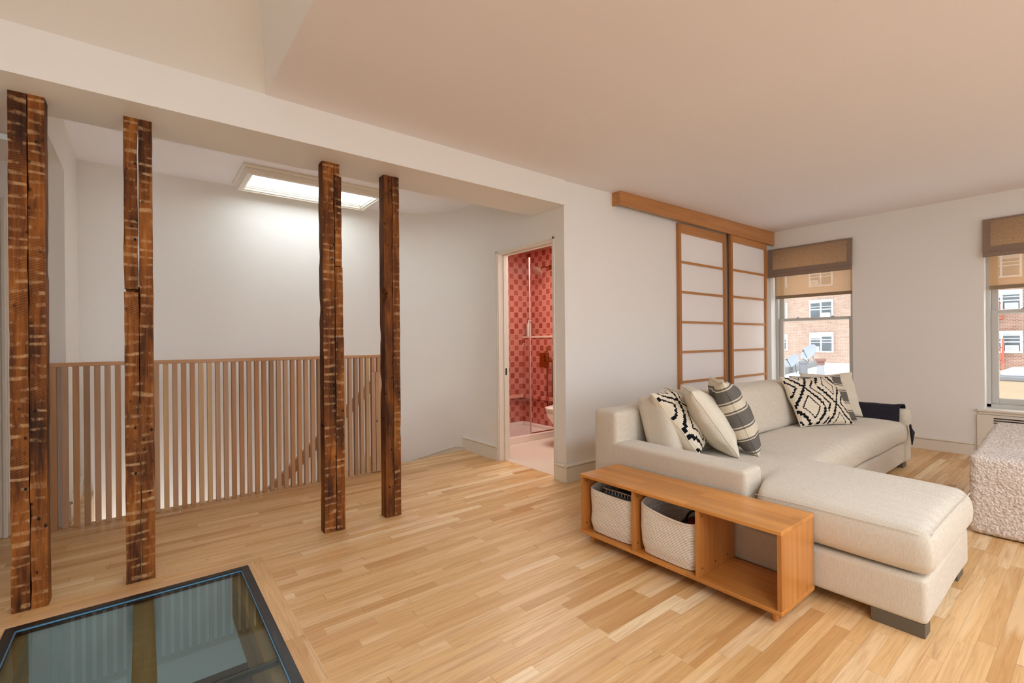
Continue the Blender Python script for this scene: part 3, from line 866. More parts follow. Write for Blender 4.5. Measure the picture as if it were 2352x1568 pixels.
# roman shades with a dark border, sheer roller shades behind
def roman(label, y0, y1, zt):
    t = thing('roman_shade', label, 'window shade', (XW - .03, (y0 + y1) / 2, zt), group='roman shades')
    xs = XW - .035
    def sheet(f, mat, name, ya, yb, za, zb, off, n=24, mz=8):
        bm = NB(); g = []
        for j in range(mz + 1):
            z = za + (zb - za) * j / mz; row = []
            for i in range(n + 1):
                y = ya + (yb - ya) * i / n; row.append(bm.verts.new((xs + off + f(y, z), y, z)))
            g.append(row)
        for j in range(mz):
            for i in range(n): bm.faces.new([g[j][i], g[j][i + 1], g[j + 1][i + 1], g[j + 1][i]])
        ex = bmesh.ops.extrude_face_region(bm, geom=bm.faces[:]); bmesh.ops.translate(bm, verts=[q for q in ex['geom'] if isinstance(q, bmesh.types.BMVert)], vec=(.003, 0, 0))
        return obj(name, bm, mat, t, smooth=True)
    f = lambda y, z: -.020 * sm(zt, zt - .34, z) - .004 * sin(y * 7 + z * 5)
    sheet(f, BUR, 'panel', y0 + .055, y1 - .055, zt - .275, zt - .02, 0)
    sheet(f, BRD, 'border_left', y1 - .055, y1, zt - .335, zt, -.0008, 3)
    sheet(f, BRD, 'border_right', y0, y0 + .055, zt - .335, zt, -.0008, 3)
    sheet(f, BRD, 'border_bottom', y0 + .055, y1 - .055, zt - .335, zt - .275, -.0008, 24, 3)
    sheet(f, BRD, 'border_top', y0 + .055, y1 - .055, zt - .02, zt, -.0008, 24, 2)
    for k in range(2):
        g2 = lambda y, z, k=k: -.024 - .008 * k - .006 * sin((z - (zt - .39)) / .06 * pi) - .003 * sin(y * 9 + k)
        bm = NB(); sheet(g2, BRD, 'fold', y0 + .004, y1 - .004, zt - .365 - k * .016 + .0, zt - .322 - k * .014, 0, 24, 4)
        bm.free()
BUR = burlap('shade_burlap', 'cfbba2', 'f6ead8', .85); BRD = burlap('shade_border', '8a7464', '9f8a79', .06)
roman('folded brown roman shade over the left window, next to the shoji', 1.88, 2.83, 2.392)
roman('folded brown roman shade over the right window at the photo edge', -.15, .785, 2.37)
SH = sheer('sheer_screen', lin('d9b68c'), .62); SHB = plain('shade_bar', '927c62', .7)
for y0, y1, zb, lab in ((1.90, 2.79, 1.745, 'half-lowered sheer tan roller shade in the left window'), (-.12, .755, 1.685, 'half-lowered sheer tan roller shade in the right window')):
    t = thing('roller_shade', lab, 'roller shade', (XW + .08, (y0 + y1) / 2, 2.3), group='roller shades')
    bm = NB(); box(bm, XW + .100, XW + .1015, y0, y1, zb + .03, 2.31); obj('screen', bm, SH, t)
    bm = NB(); box(bm, XW + .094, XW + .106, y0, y1, zb - .008, zb + .032, .003); obj('hem_bar', bm, SHB, t)
    bm = NB(); lathe(bm, [(.018, 0), (.018, y1 - y0)], (XW + .10, y0, 2.31), (0, 1, 0), 16); obj('roller_tube', bm, SHB, t)
# radiator cover below the right window
rc = thing('radiator_cover', 'low white radiator cover with grille slots below the right window', 'radiator cover', (XW - .06, .33, 0))
bm = NB(); box(bm, XW - .03, XW - .001, -.19, .84, .01, .425, .003)
for k in range(3):
    pass
obj('front', bm, M['trim'], rc)
for k in range(3):
    bm = NB(); box(bm, XW - .034, XW - .0295, -.10, .72, .345 + k * .022, .355 + k * .022); obj('grille_slot', bm, M['black'], rc)

# ================================================================== bathroom
XB, YBK = 4.20, 5.11
bm = NB(); box(bm, XD + .06, 4.6, 2.99, 5.3, -.03, .001); struct('floor_bathroom', bm, plain('terrazzo', 'dfd0bc', .45, var=.06, scale=120))
bm = NB(); box(bm, XD + .12, 4.6, YS + .12, 5.3, 2.45, 2.5); struct('ceiling_bathroom', bm, plain('bath_ceiling', 'b98a7c', .6))
TX, TY, TZ = tiles('pink_tile_x', 'X'), tiles('pink_tile_y', 'Y'), tiles('pink_tile_z', 'Z')
bm = NB(); box(bm, 2.94, 4.5, YBK, YBK + .1, 0, 2.45); struct('wall_shower_back', bm, TY)
bm = NB(); box(bm, XB + .12, XB + .25, 2.98, YBK, 0, 2.45); box(bm, XB, XB + .12, 2.98, YBK, 0, 1.245); struct('wall_shower_side', bm, TX)
bm = NB(); box(bm, 2.94, 2.96, 3.82, YBK, 0, 2.45); struct('wall_bath_inner', bm, TX)
bm = NB(); box(bm, 2.94, XB, YBK - .06, YBK, .42, .47, .004); box(bm, XB - .05, XB, 4.35, YBK - .06, .42, .47, .004); struct('trim_4', bm, [TZ])
bm = NB(); box(bm, XB - .012, XB + .12, 2.98, YBK, 1.245, 1.272, .003); struct('trim_5', bm, plain('stone_ledge', 'e6cbb4', .5, var=.1, scale=90))
st = thing('shower_tray', 'white shower tray with a low front curb', 'shower tray', (3.57, 4.7, 0))
bm = NB(); box(bm, 2.96, XB, 4.315, 4.41, 0, .078, .008); obj('curb', bm, M['tray'], st)
bm = NB(); box(bm, 2.96, XB, 4.41, YBK, 0, .045); box(bm, 2.96, XB, YBK - .05, YBK, .045, .085, .006); box(bm, XB - .05, XB, 4.41, YBK - .05, .045, .085, .006); obj('basin', bm, M['tray'], st)
bm = NB(); box(bm, 3.72, XB, 4.352, 4.372, .078, .088); obj('threshold', bm, M['brass'], st, label='bronze threshold strip')
gs = thing('shower_screen', 'clear glass shower screen standing on the tray curb', 'shower screen', (3.3, 4.36, .08))
bm = NB(); box(bm, 2.97, 3.705, 4.355, 4.365, .08, 2.22); obj('glass_pane', bm, clear_glass('shower_glass', (.95, .96, .96, 1), .8), gs)
bm = NB(); box(bm, 3.699, 3.707, 4.351, 4.369, .08, 2.22, .001); obj('edge_strip', bm, plain('clear_strip', 'c9a9a2', .2), gs)
bm = NB(); tube(bm, [(3.60 + .028 * cos(a), 4.345, 1.135 + .04 * sin(a)) for a in [pi * k / 10 for k in range(11)]], .004, 8); obj('door_pull', bm, M['chrome'], gs)
bo = thing('soap_bottle', 'pale pump bottle on the stone ledge in the shower', 'bottle', (4.26, 5.04, 1.272))
bm = NB(); lathe(bm, [(.030, 0), (.033, .004), (.033, .15), (.028, .172), (.012, .182), (.012, .19)], (4.26, 5.04, 1.272)); obj('body', bm, plain('bottle_white', 'd9d6c6', .3), bo, smooth=True)
bm = NB(); lathe(bm, [(.007, .19), (.007, .215), (.011, .217), (.011, .228)], (4.26, 5.04, 1.272)); tube(bm, [(4.26, 5.04, 1.494), (4.26, 5.0, 1.494), (4.26, 4.985, 1.486)], .005); obj('pump', bm, M['ceramic'], bo, smooth=True)
sh = thing('rain_shower', 'round shower head on a brass arm high on the pink tile wall', 'shower head', (XB + .12, 4.62, 2.17))
ya = 4.74 if False else None
YA = 4.65
bm = NB(); lathe(bm, [(.033, 0), (.033, .008), (.02, .014)], (XB + .12, YA, 2.19), (-1, 0, 0)); tube(bm, [(XB + .11, YA, 2.19), (XB + .03, YA, 2.19), (XB - .03, YA + .0, 2.175), (XB - .06, YA + .01, 2.155)], .011); obj('arm', bm, M['brass'], sh, smooth=True)
bm = NB(); lathe(bm, [(.012, 0), (.02, .02), (.05, .045), (.075, .055), (.078, .066), (.07, .07)], (XB - .05, YA + .01, 2.165), (-.72, .1, -.68)); obj('head', bm, plain('brushed_nickel', 'c4b2a2', .25, .6), sh, smooth=True)
ct = thing('shower_control', 'square brass shower control plate with two knobs', 'shower control', (XB, 4.65, .96))
bm = NB(); box(bm, XB - .010, XB, 4.56, 4.74, .855, 1.045, .003); obj('plate', bm, M['brass'], ct)
for z in (1.005, .95):
    bm = NB(); lathe(bm, [(.020, 0), (.020, .03), (.017, .033)], (XB - .01, 4.645, z), (-1, 0, 0)); box(bm, XB - .045, XB - .033, 4.64, 4.70 if z < .99 else 4.655, z - .005, z + .005); obj('knob', bm, M['brass'], ct, smooth=True)
hs = thing('hand_shower', 'slim brass hand shower on a looping hose', 'hand shower', (XB, 4.55, .95))
bm = NB(); lathe(bm, [(.011, 0), (.013, .02), (.013, .20), (.011, .205)], (XB - .045, 4.555, .925)); obj('wand', bm, M['brass'], hs, smooth=True)
bm = NB(); lathe(bm, [(.024, 0), (.024, .02), (.014, .022), (.014, .05)], (XB, 4.475, .95), (-1, 0, 0)); tube(bm, [(XB - .045, 4.475, .95), (XB - .045, 4.555, .945)], .011); obj('holder', bm, M['brass'], hs, smooth=True)
pts = []
for k in range(25):
    u = k / 24; y = 4.555 + .045 * sin(u * pi) * (1 if u < .5 else 0) - .10 * u + (-.02 * sin(u * pi) if u >= .5 else 0)
    pts.append((XB - .04, y - .0, .925 - .585 * sin(u * pi) ** .8 * 1.0))
tube(bm := NB(), pts, .007, 8); obj('hose', bm, plain('hose_brass', '6e4426', .4, .7), hs, smooth=True)
to = thing('toilet', 'white toilet just inside the bathroom doorway', 'toilet', (3.93, 3.95, 0))
bm = NB()
def oval(bm, specs, cx_, cy_, n=32):
    rings = []
    for a, b, z, dx in specs: rings.append([bm.verts.new((cx_ + dx + a * cos(2 * pi * i / n), cy_ + b * sin(2 * pi * i / n), z)) for i in range(n)])
    for k in range(len(rings) - 1):
        for i in range(n): bm.faces.new([rings[k][i], rings[k][(i + 1) % n], rings[k + 1][(i + 1) % n], rings[k + 1][i]])
    bm.faces.new(rings[0][::-1]); bm.faces.new(rings[-1])
oval(bm, [(.17, .10, 0, .14), (.15, .09, .03, .13), (.14, .09, .12, .10), (.18, .12, .22, .04), (.235, .165, .33, .0), (.25, .18, .385, 0)], 3.86, 3.93); obj('bowl', bm, M['ceramic'], to, smooth=True)
bm = NB(); oval(bm, [(.25, .182, .390, 0), (.258, .188, .398, 0), (.258, .188, .408, 0), (.252, .184, .412, 0)], 3.86, 3.93); obj('seat', bm, M['ceramic'], to, smooth=True)
bm = NB(); oval(bm, [(.252, .186, .414, 0), (.26, .19, .42, 0), (.258, .188, .436, 0), (.22, .15, .444, 0)], 3.86, 3.93); obj('lid', bm, M['ceramic'], to, smooth=True)
bm = NB(); box(bm, 4.03, 4.19, 3.75, 4.11, .36, .78, .02); obj('tank', bm, M['ceramic'], to, smooth=True)

# ================================================================== sofa
sf = thing('sectional_sofa', 'L-shaped oatmeal linen sectional sofa with a chaise', 'sofa', (4.0, 1.5, 0))
SX0, SX1, SY0, SYM, SYB = 2.432, 5.655, .455, 1.165, 2.20
def wob(p, a=.004, s=3.0): return p + noise.noise_vector(p * s) * a
bm = NB(); softbox(bm, SX0, 3.30, SY0, 2.05, .052, .236, .022, .08, lambda p: wob(p, .003)); obj('chaise_base', bm, M['sofa'], sf, smooth='all')
bm = NB(); softbox(bm, 3.31, SX1 - .17, SYM + .01, 2.05, .052, .236, .022, .08, lambda p: wob(p, .003)); obj('seat_base', bm, M['sofa'], sf, smooth='all')
bm = NB(); softbox(bm, SX0, SX0 + .19, 1.160, 2.10, .052, .522, .028, .06, lambda p: wob(p + Vector((0, 0, .014 * sm(1.2, 2.1, p.y))), .004)); obj('left_arm', bm, M['sofa'], sf, smooth='all')
bm = NB(); softbox(bm, SX1 - .19, SX1, SYM - .01, 2.10, .052, .535, .035, .06, lambda p: wob(p, .005)); obj('right_arm', bm, M['sofa'], sf, smooth='all')
bm = NB(); softbox(bm, SX0, SX1, 2.0, SYB, .052, .735, .035, .08, lambda p: wob(p, .005)); obj('back_frame', bm, M['sofa'], sf, smooth='all')


def crown(x0, x1, y0, y1, ztop, amp, zmid):
    def f(p):
        if p.z > zmid:
            u = min(max((p.x - x0) / (x1 - x0), 0), 1); v = min(max((p.y - y0) / (y1 - y0), 0), 1)
            k = (max(0, 4 * u * (1 - u)) ** .45) * (max(0, 4 * v * (1 - v)) ** .45)
            p = Vector((p.x, p.y, p.z + amp * k * (p.z - zmid) / (ztop - zmid)))
        return p
    return f


# chaise cushion with a T shape round the arm
c1 = crown(SX0, 3.27, SY0 - .02, 1.78, .425, .055, .33)
def chaise_disp(p):
    x, y, z = p
    # gathered pleats along the near end
    g = math.exp(-((y - SY0) / .30) ** 2) * sm(.27, .42, z)
    z += .0085 * sin(x * 95 + 2 * sin(x * 13)) * g * .8
    p = c1(Vector((x, y, z)))
    xl = SX0 + .19 * sm(1.10, 1.17, p.y)
    u = (p.x - (SX0)) / (3.27 - SX0)
    p.x = xl + u * (3.27 - xl)
    bul = .010 * sin(min(max((z - .245) / .18, 0), 1) * pi)
    if u < .02: p.x -= bul
    if p.y < SY0 + .02: p.y -= bul * 1.6
    if u > .98: p.x += bul
    return wob(p, .006, 2.5)
bm = NB(); softbox(bm, SX0, 3.27, SY0 - .012, 1.80, .245, .425, .045, .022, chaise_disp); obj('chaise_cushion', bm, M['sofa'], sf, smooth='all')
c2 = crown(3.28, SX1 - .19, SYM - .02, 1.78, .42, .055, .33)
def seat_disp(p):
    x, y, z = p
    g = math.exp(-((y - SYM) / .25) ** 2) * sm(.27, .42, z)
    z += .0065 * sin(x * 80 + 2 * sin(x * 9)) * g
    p = c2(Vector((x, y, z)))
    bul = .010 * sin(min(max((z - .245) / .18, 0), 1) * pi)
    if p.y < SYM + .02: p.y -= bul * 1.6
    return wob(p, .007, 2.5)
bm = NB(); softbox(bm, 3.28, SX1 - .192, SYM - .008, 1.80, .245, .42, .045, .025, seat_disp); obj('seat_cushion', bm, M['sofa'], sf, smooth='all')
# seam piping along cushion edges
def seam(pts, nm='seam', r=.0025): bm = NB(); tube(bm, pts, r, 6); return obj(nm, bm, M['sofa'], sf, smooth='all')
seam([wob(Vector((SX0 - .008, y, .418)), .004, 2.5) for y in [SY0 + .02 + k * .04 for k in range(17)]])
seam([wob(Vector((x, SY0 - .014, .422)), .004, 2.5) for x in [SX0 + .02 + k * .04 for k in range(21)]])
# back cushions lean on the frame
def back_cushion(x0, x1, zt, seed, dx=0):
    def f(p):
        z = p.z; u = min(max((p.x - x0) / (x1 - x0), 0), 1); h = min(max((z - .445) / (zt - .445), 0), 1)
        k = (max(0, 4 * u * (1 - u)) ** .4) * (max(0, 4 * h * (1 - h)) ** .5)
        if p.y < 1.86: p = Vector((p.x, p.y - .035 * k, p.z))
        if p.z > .6: p = Vector((p.x, p.y, p.z + .018 * (max(0, 4 * u * (1 - u)) ** .5) * h))
        p = Vector((p.x + dx * h, p.y + .10 * h, p.z))
        g = math.exp(-((h - 1) / .35) ** 2)
        p.y += .004 * sin(p.x * 60 + seed + 3 * h) * g
        return p + noise.noise_vector(p * 3 + Vector((seed, 0, 0))) * .008
    bm = NB(); softbox(bm, x0, x1, 1.70, 1.92, .445, zt, .055, .028, f); return obj('back_cushion', bm, M['sofa'], sf, smooth='all')
back_cushion(2.635, 3.575, .812, 1.0); back_cushion(3.58, 4.74, .808, 5.0); back_cushion(4.745, 5.45, .80, 9.0)
for x0, x1, y0, y1 in ((2.445, 2.50, .47, .64), (5.50, 5.64, 1.19, 1.25), (2.46, 2.54, 2.08, 2.16), (3.1, 3.24, .47, .62)):
    pass
bm = NB(); box(bm, 2.436, 2.52, .462, .640, 0, .056, .002); obj('foot', bm, M['plinth'], sf)
bm = NB(); box(bm, 5.50, 5.62, 1.19, 1.26, 0, .056, .002); obj('foot', bm, M['plinth'], sf)
bm = NB(); box(bm, 3.14, 3.27, .47, .62, 0, .056, .002); obj('foot', bm, M['plinth'], sf)
bm = NB(); box(bm, 2.46, 2.56, 2.05, 2.17, 0, .056, .002); obj('foot', bm, M['plinth'], sf)

# charcoal throw over the right arm
th = NB(); g = []
ax0, ax1, az = SX1 - .19, SX1, .540
prof = [(ax0 - .050, .405), (ax0 - .035, .44), (ax0 - .018, .49), (ax0 - .008, az - .01), (ax0 + .02, az + .012), (ax0 + .06, az + .018), (ax0 + .11, az + .016), (ax1 - .02, az + .012), (ax1 + .014, az - .012), (ax1 + .018, .47), (ax1 + .022, .38)]
for j in range(26):
    y = 1.20 + j * .031; row = []
    for i, (x, z) in enumerate(prof):
        n = noise.noise_vector(Vector((x * 5, y * 7, z * 5))) * .010
        row.append(th.verts.new((x + n.x * .6, y + n.y, z + abs(n.z) * .8 + (.012 * sm(1.3, 1.2, y) if 3 < i < 9 else 0))))
    g.append(row)
for j in range(25):
    for i in range(len(prof) - 1): th.faces.new([g[j][i], g[j][i + 1], g[j + 1][i + 1], g[j + 1][i]])
# a corner of the throw hangs over the front of the arm
ex = bmesh.ops.extrude_face_region(th, geom=th.faces[:])
for v in [q for q in ex['geom'] if isinstance(q, bmesh.types.BMVert)]: v.co += Vector((0, 0, .012))
prism(th, [(ax0 - .02, 1.125, .42), (ax0 + .015, 1.140, .40), (ax0 + .085, 1.12, .335), (ax0 + .03, 1.115, .30), (ax0 + .0, 1.12, .23)], (0, -.008, 0))
tag(obj('throw_blanket', th, plain('charcoal_wool', '35323a', .95, var=.3, scale=60, bump=1.0, bscale=220, spec=.1), smooth=True), 'dark charcoal throw blanket draped over the right arm of the sofa', 'blanket')


# ------------------------------------------------------------------ pillows
def kilim_mask(u, v):
    """black lozenge weave; u,v in 0..1"""
    i = floor(u * 64); j = floor(v * 64)
    saw = .045 if (j % 4) < 2 else 0
    cw = 2.05; x = u * cw + .02; col_ = floor(x); fx = abs((x - col_) - .5) * 2
    y = (v + (.36 if col_ % 2 else .0)) / .80 + .10
    fy = abs((y - floor(y)) - .5) * 2
    d = fx * .92 + fy
    if abs(d - 1.0) < .07 + saw: return True
    if abs(d - .56) < .042: return True
    if d > 1.0 and abs(d - 1.48) < .05 + saw * .6: return True
    return False


def pillow(name, label, w, h, T, corner, phi, tilt, mat, mats=None, pattern=None, roll=0, seed=0, anchor='bl', group='cushions thrown on the sofa'):
    """local X width, Z height, front faces -Y. anchor: world position of the bottom left/right corner"""
    N = 64; bm = NB(); a, b = w / 2, h / 2
    def pt(i, j, s):
        u, v = -1 + 2 * i / N, -1 + 2 * j / N
        uu, vv = u * (1 - .055 * (1 - v ** 4)) if True else u, v * (1 - .055 * (1 - u ** 4))
        t = T * max(0, (1 - u * u)) ** .42 * max(0, (1 - v * v)) ** .42
        n = noise.noise(Vector((u * 2.2 + seed, v * 2.2, s * 3.0))) * .018 * min(1, t / T * 2)
        # a soft dent in the top edge
        dent = .035 * math.exp(-(u / .35) ** 2) * sm(.4, 1, v)
        return Vector((a * uu, s * (t * .95 + n) + .01 * noise.noise(Vector((u * 2, v * 2, seed))), b * vv - dent * h))
    F = [[bm.verts.new(pt(i, j, -1)) for j in range(N + 1)] for i in range(N + 1)]
    B = [[F[i][j] if i in (0, N) or j in (0, N) else bm.verts.new(pt(i, j, 1)) for j in range(N + 1)] for i in range(N + 1)]
    for i in range(N):
        for j in range(N):
            f = bm.faces.new([F[i][j], F[i + 1][j], F[i + 1][j + 1], F[i][j + 1]])
            if pattern and pattern((i + .5) / N, (j + .5) / N): f.material_index = 1
            q = [B[i][j], B[i][j + 1], B[i + 1][j + 1], B[i + 1][j]]
            if len(set(q)) == 4:
                try: bm.faces.new(q)
                except ValueError: pass
    bmesh.ops.recalc_face_normals(bm, faces=bm.faces)
    me = bpy.data.meshes.new(name); bm.to_mesh(me); bm.free()
    for m in (mats or [mat]): me.materials.append(m)
    for p in me.polygons: p.use_smooth = True
    Rm = Matrix.Rotation(phi, 4, 'Z') @ Matrix.Rotation(-tilt, 4, 'X') @ Matrix.Rotation(roll, 4, 'Y')
    loc = Vector(corner) - (Rm @ Vector((-a if anchor == 'bl' else a, 0, -b)))
    o = bpy.data.objects.new(name, me); C.objects.link(o); o.matrix_world = Matrix.Translation(loc) @ Rm
    tag(o, label, 'cushion', group)
    pb = NB(); pts = []
    for i in range(0, N, 2): pts.append(pt(i, 0, 0))
    for j in range(0, N, 2): pts.append(pt(N, j, 0))
    for i in range(N, 0, -2): pts.append(pt(i, N, 0))
    for j in range(N, 0, -2): pts.append(pt(0, j, 0))
    tube(pb, pts, .003, 6, closed=True)
    m2 = bpy.data.meshes.new('seam'); pb.to_mesh(m2); pb.free(); m2.materials.append((mats or [mat])[0])
    so = bpy.data.objects.new('seam', m2); C.objects.link(so); so.parent = o
    return o


pillow('cushion', 'cream cushion with black zigzag weave leaning by the left arm of the sofa', .45, .48, .115, (2.725, 1.585, .475), radians(24), radians(38), M['cream'], [M['cream'], M['kilim']], kilim_mask, seed=1)
pillow('cushion', 'plain beige cushion between the zigzag and the striped cushion on the left', .45, .49, .105, (2.86, 1.405, .475), radians(40), radians(34), M['beige'], seed=4)
pillow('cushion', 'cream cushion with wide charcoal stripes, rightmost of the left three', .46, .50, .115, (2.985, 1.345, .475), radians(38), radians(24), M['stripe'], seed=7)
pillow('cushion', 'cream cushion with large black lozenges at the right end of the sofa', .52, .455, .085, (4.255, 1.58, .475), radians(-27), radians(30), M['cream'], [M['cream'], M['kilim']], kilim_mask, seed=9)
pillow('cushion', 'grey-striped cushion tucked behind the lozenge cushion', .50, .43, .07, (4.945, 1.385, .475), radians(-32), radians(26), M['stripe'], seed=12, anchor='br')
pillow('cushion', 'plain beige cushion at the back of the right three, touching the throw', .52, .42, .07, (5.245, 1.425, .475), radians(-35), radians(17), M['beige'], seed=15, anchor='br')

# ================================================================== boucle ottoman
bm = NB()
def fuzz(p):
    rise = .075 * sm(3.98, 5.1, p.x) * sm(.2, .45, p.z)
    q = p + Vector((0, 0, rise))
    n = noise.noise_vector(q * 85) * .0055 + noise.noise_vector(q * 9) * .004
    return q + n
softbox(bm, 3.985, 5.10, -.35, .545, .004, .482, .035, .0075, fuzz)
tag(obj('ottoman', bm, M['boucle'], smooth='all'), 'big cream boucle ottoman at the right edge of the photo', 'ottoman')

# ================================================================== bench with baskets
bn = thing('storage_bench', 'low open honey wood storage bench against the side of the sofa', 'bench', (2.24, 1.41, 0))
BX0, BX1, BY0, BY1, BZ0, BZ1 = 2.070, 2.412, .846, 1.978, .050, .402
tk = .018
bm = NB(); box(bm, BX0 - .004, BX1, BY0 - .002, BY1 + .002, BZ1 - tk, BZ1, .0025); obj('top_panel', bm, M['bench'], bn)
bm = NB(); box(bm, BX0 - .004, BX1, BY0 - .002, BY1 + .002, BZ0, BZ0 + tk, .0025); obj('bottom_panel', bm, M['bench'], bn)
for a in (BY0, BY1 - tk): bm = NB(); box(bm, BX0, BX1, a, a + tk, BZ0 + tk, BZ1 - tk, .001); obj('side_panel', bm, M['benchz'], bn)
D1, D2 = 1.588, 1.215
for a in (D1, D2): bm = NB(); box(bm, BX0, BX1, a, a + tk, BZ0 + tk, BZ1 - tk, .001); obj('divider', bm, M['benchz'], bn)
for x in (BX0 + .045, BX1 - .045):
    for y in (BY0 + .045, BY1 - .055):
        bm = NB(); lathe(bm, [(.012, 0), (.0135, .002), (.0165, .05)], (x, y, 0), n=20); obj('leg', bm, M['benchz'], bn, smooth=True)
scr = plain('screw_cap', '6b4a30', .4, .3)
for yy, xs_ in ((BY1 - tk, (.03, .03)), (D1, (.03, .03)), (D2, (.03, .03, .15, .27))):
    for k, dx in enumerate(xs_):
        z = (BZ1 - .045) if k == 0 else BZ0 + .055
        bm = NB(); lathe(bm, [(.005, 0), (.005, .0012)], (BX0 + dx, yy, z), (0, -1, 0), 12); obj('screw', bm, scr, bn)

def basket(label, y0, y1, x0, x1, ztop, front_sag, left_drop, seed):
    t = thing('rope_basket', label, 'basket', ((x0 + x1) / 2, (y0 + y1) / 2, BZ0 + tk), group='rope baskets in the bench')
    bm = NB(); z0 = BZ0 + tk + .002; n = 96; m = 30; rc = .045; lay = bm.verts.layers.float.new('coil')
    def outline(k, grow):
        # rounded rectangle
        hw, hl = (x1 - x0) / 2 - rc, (y1 - y0) / 2 - rc
        a = 2 * pi * k / n; c_, s_ = cos(a), sin(a)
        # superellipse for soft corners
        p = 6.0; r = (abs(c_) ** p + abs(s_) ** p) ** (-1 / p)
        return Vector((c_ * r * ((x1 - x0) / 2) * grow, s_ * r * ((y1 - y0) / 2) * grow, 0))
    cxx, cyy = (x0 + x1) / 2, (y0 + y1) / 2
    def rim(p):
        # front rim (small x) sags towards the middle/right
        fr = sm(cxx, x0, cxx + p.x); v = (cyy + p.y - y0) / (y1 - y0)
        return ztop - fr * (front_sag * (sin(min(max(1 - v, 0), 1) * pi * .62)) + left_drop)
    outer = []; inner = []
    for j in range(m + 1):
        f = j / m; ro, ri = [], []
        for k in range(n):
            grow = .93 + .07 * sm(0, .25, f)
            p = outline(k, grow); zt = rim(p); z = z0 + (zt - z0) * f
            if f < .12: z = z0 + (zt - z0) * f + .02 * (1 - f / .12) * 0
            nz = noise.noise(Vector((p.x * 6 + seed, p.y * 6, f * 3))) * .006
            d = p.normalized()
            ro.append(bm.verts.new((cxx + p.x + d.x * nz, cyy + p.y + d.y * nz, z)))
            q = p * .955; ri.append(bm.verts.new((cxx + q.x + d.x * nz, cyy + q.y + d.y * nz, max(z, z0 + .01))))
            ro[-1][lay] = f * (ztop - z0) / .0098; ri[-1][lay] = ro[-1][lay]
        outer.append(ro); inner.append(ri)
    for j in range(m):
        for k in range(n):
            k2 = (k + 1) % n
            bm.faces.new([outer[j][k], outer[j][k2], outer[j + 1][k2], outer[j + 1][k]])
            bm.faces.new([inner[j][k], inner[j + 1][k], inner[j + 1][k2], inner[j][k2]])
    for k in range(n):
        k2 = (k + 1) % n; bm.faces.new([outer[m][k], outer[m][k2], inner[m][k2], inner[m][k]])
    bm.faces.new(outer[0][::-1]); bm.faces.new(inner[0])
    obj('body', bm, M['rope'], t, smooth='all')
    bm = NB(); tube(bm, [(v.x, v.y, v.z + .001) for v in [Vector((cxx + outline(k, 1).x * .978, cyy + outline(k, 1).y * .978, rim(outline(k, 1)))) for k in range(n)]], .006, 8, closed=True)
    obj('rim', bm, M['cream'], t, smooth='all')
basket('cream rope basket holding grey crates in the leftmost bay of the bench', D1 + tk + .006, BY1 - tk - .012, BX0 + .022, BX1 - .03, .338, .010, .022, 1.0)
basket('cream rope basket with a sagging front in the middle bay of the bench', D2 + tk + .004, D1 - .010, BX0 + .012, BX1 - .03, .352, .035, .025, 5.0)
# things in the baskets
def crate(label, x0, x1, y0, y1, z0, z1, mat):
    t = thing('storage_crate', label, 'crate', ((x0 + x1) / 2, (y0 + y1) / 2, z0), group='crates in the left basket')
    bm = NB(); w = .006
    box(bm, x0, x1, y0, y1, z0, z0 + w)
    for q in ((x0, x1, y0, y0 + w), (x0, x1, y1 - w, y1), (x0, x0 + w, y0, y1), (x1 - w, x1, y0, y1)): box(bm, q[0], q[1], q[2], q[3], z0, z1 - .03)
    obj('body', bm, mat, t)
    bm = NB(); ring(bm, x0 - .004, x1 + .004, y0 - .004, y1 + .004, .012, z1 - .006, z1); ring(bm, x0, x1, y0, y1, .006, z1 - .034, z1 - .028)
    k = y0
    while k < y1 - .01: box(bm, x0, x0 + .005, k, k + .006, z1 - .03, z1 - .004); box(bm, x1 - .005, x1, k, k + .006, z1 - .03, z1 - .004); k += .022
    obj('rim', bm, mat, t)
gp = plain('grey_plastic', '8f857c', .4)
crate('grey slotted plastic crate at the back of the left basket', BX0 + .16, BX0 + .25, D1 + tk + .02, D1 + tk + .215, .15, .352, gp)
crate('grey plastic crate at the front of the left basket', BX0 + .055, BX0 + .15, D1 + tk + .02, D1 + tk + .235, .14, .340, gp)
tag(obj('folder', box(NB(), BX0 + .07, BX0 + .135, D1 + tk + .03, D1 + tk + .10, .15, .330, .002), plain('navy_card', '1f2440', .5)), 'navy blue box standing in the front grey crate', 'box')
tag(obj('book', box(NB(), BX0 + .07, BX0 + .135, D1 + tk + .115, D1 + tk + .19, .15, .322, .002), plain('teal_card', '22505e', .5)), 'teal book standing in the front grey crate', 'book')
hp = thing('headphones', 'black headband of headphones poking out of the middle basket', 'headphones', (BX0 + .16, D2 + .08, .26))
bm = NB(); tube(bm, [(BX0 + .12 + .01 * sin(a), D2 + tk + .07 + .055 * cos(a), .255 + .078 * sin(a)) for a in [pi * k / 16 for k in range(17)]], .007, 8); obj('headband', bm, M['black'], hp, smooth=True)
for s in (-1, 1): bm = NB(); lathe(bm, [(.03, 0), (.032, .012), (.02, .02)], (BX0 + .12, D2 + tk + .07 + s * .052, .245), (0, s, 0)); obj('ear_cup', bm, M['black'], hp, smooth=True)
bm = NB(); softbox(bm, BX0 + .10, BX0 + .26, D2 + tk + .03, D2 + tk + .17, .10, .262, .03, .03); tag(obj('toy_bag', bm, plain('orange_red_cloth', '8c2f14', .8), smooth='all'), 'dark orange-red cloth pouch under the headphones in the middle basket', 'pouch')

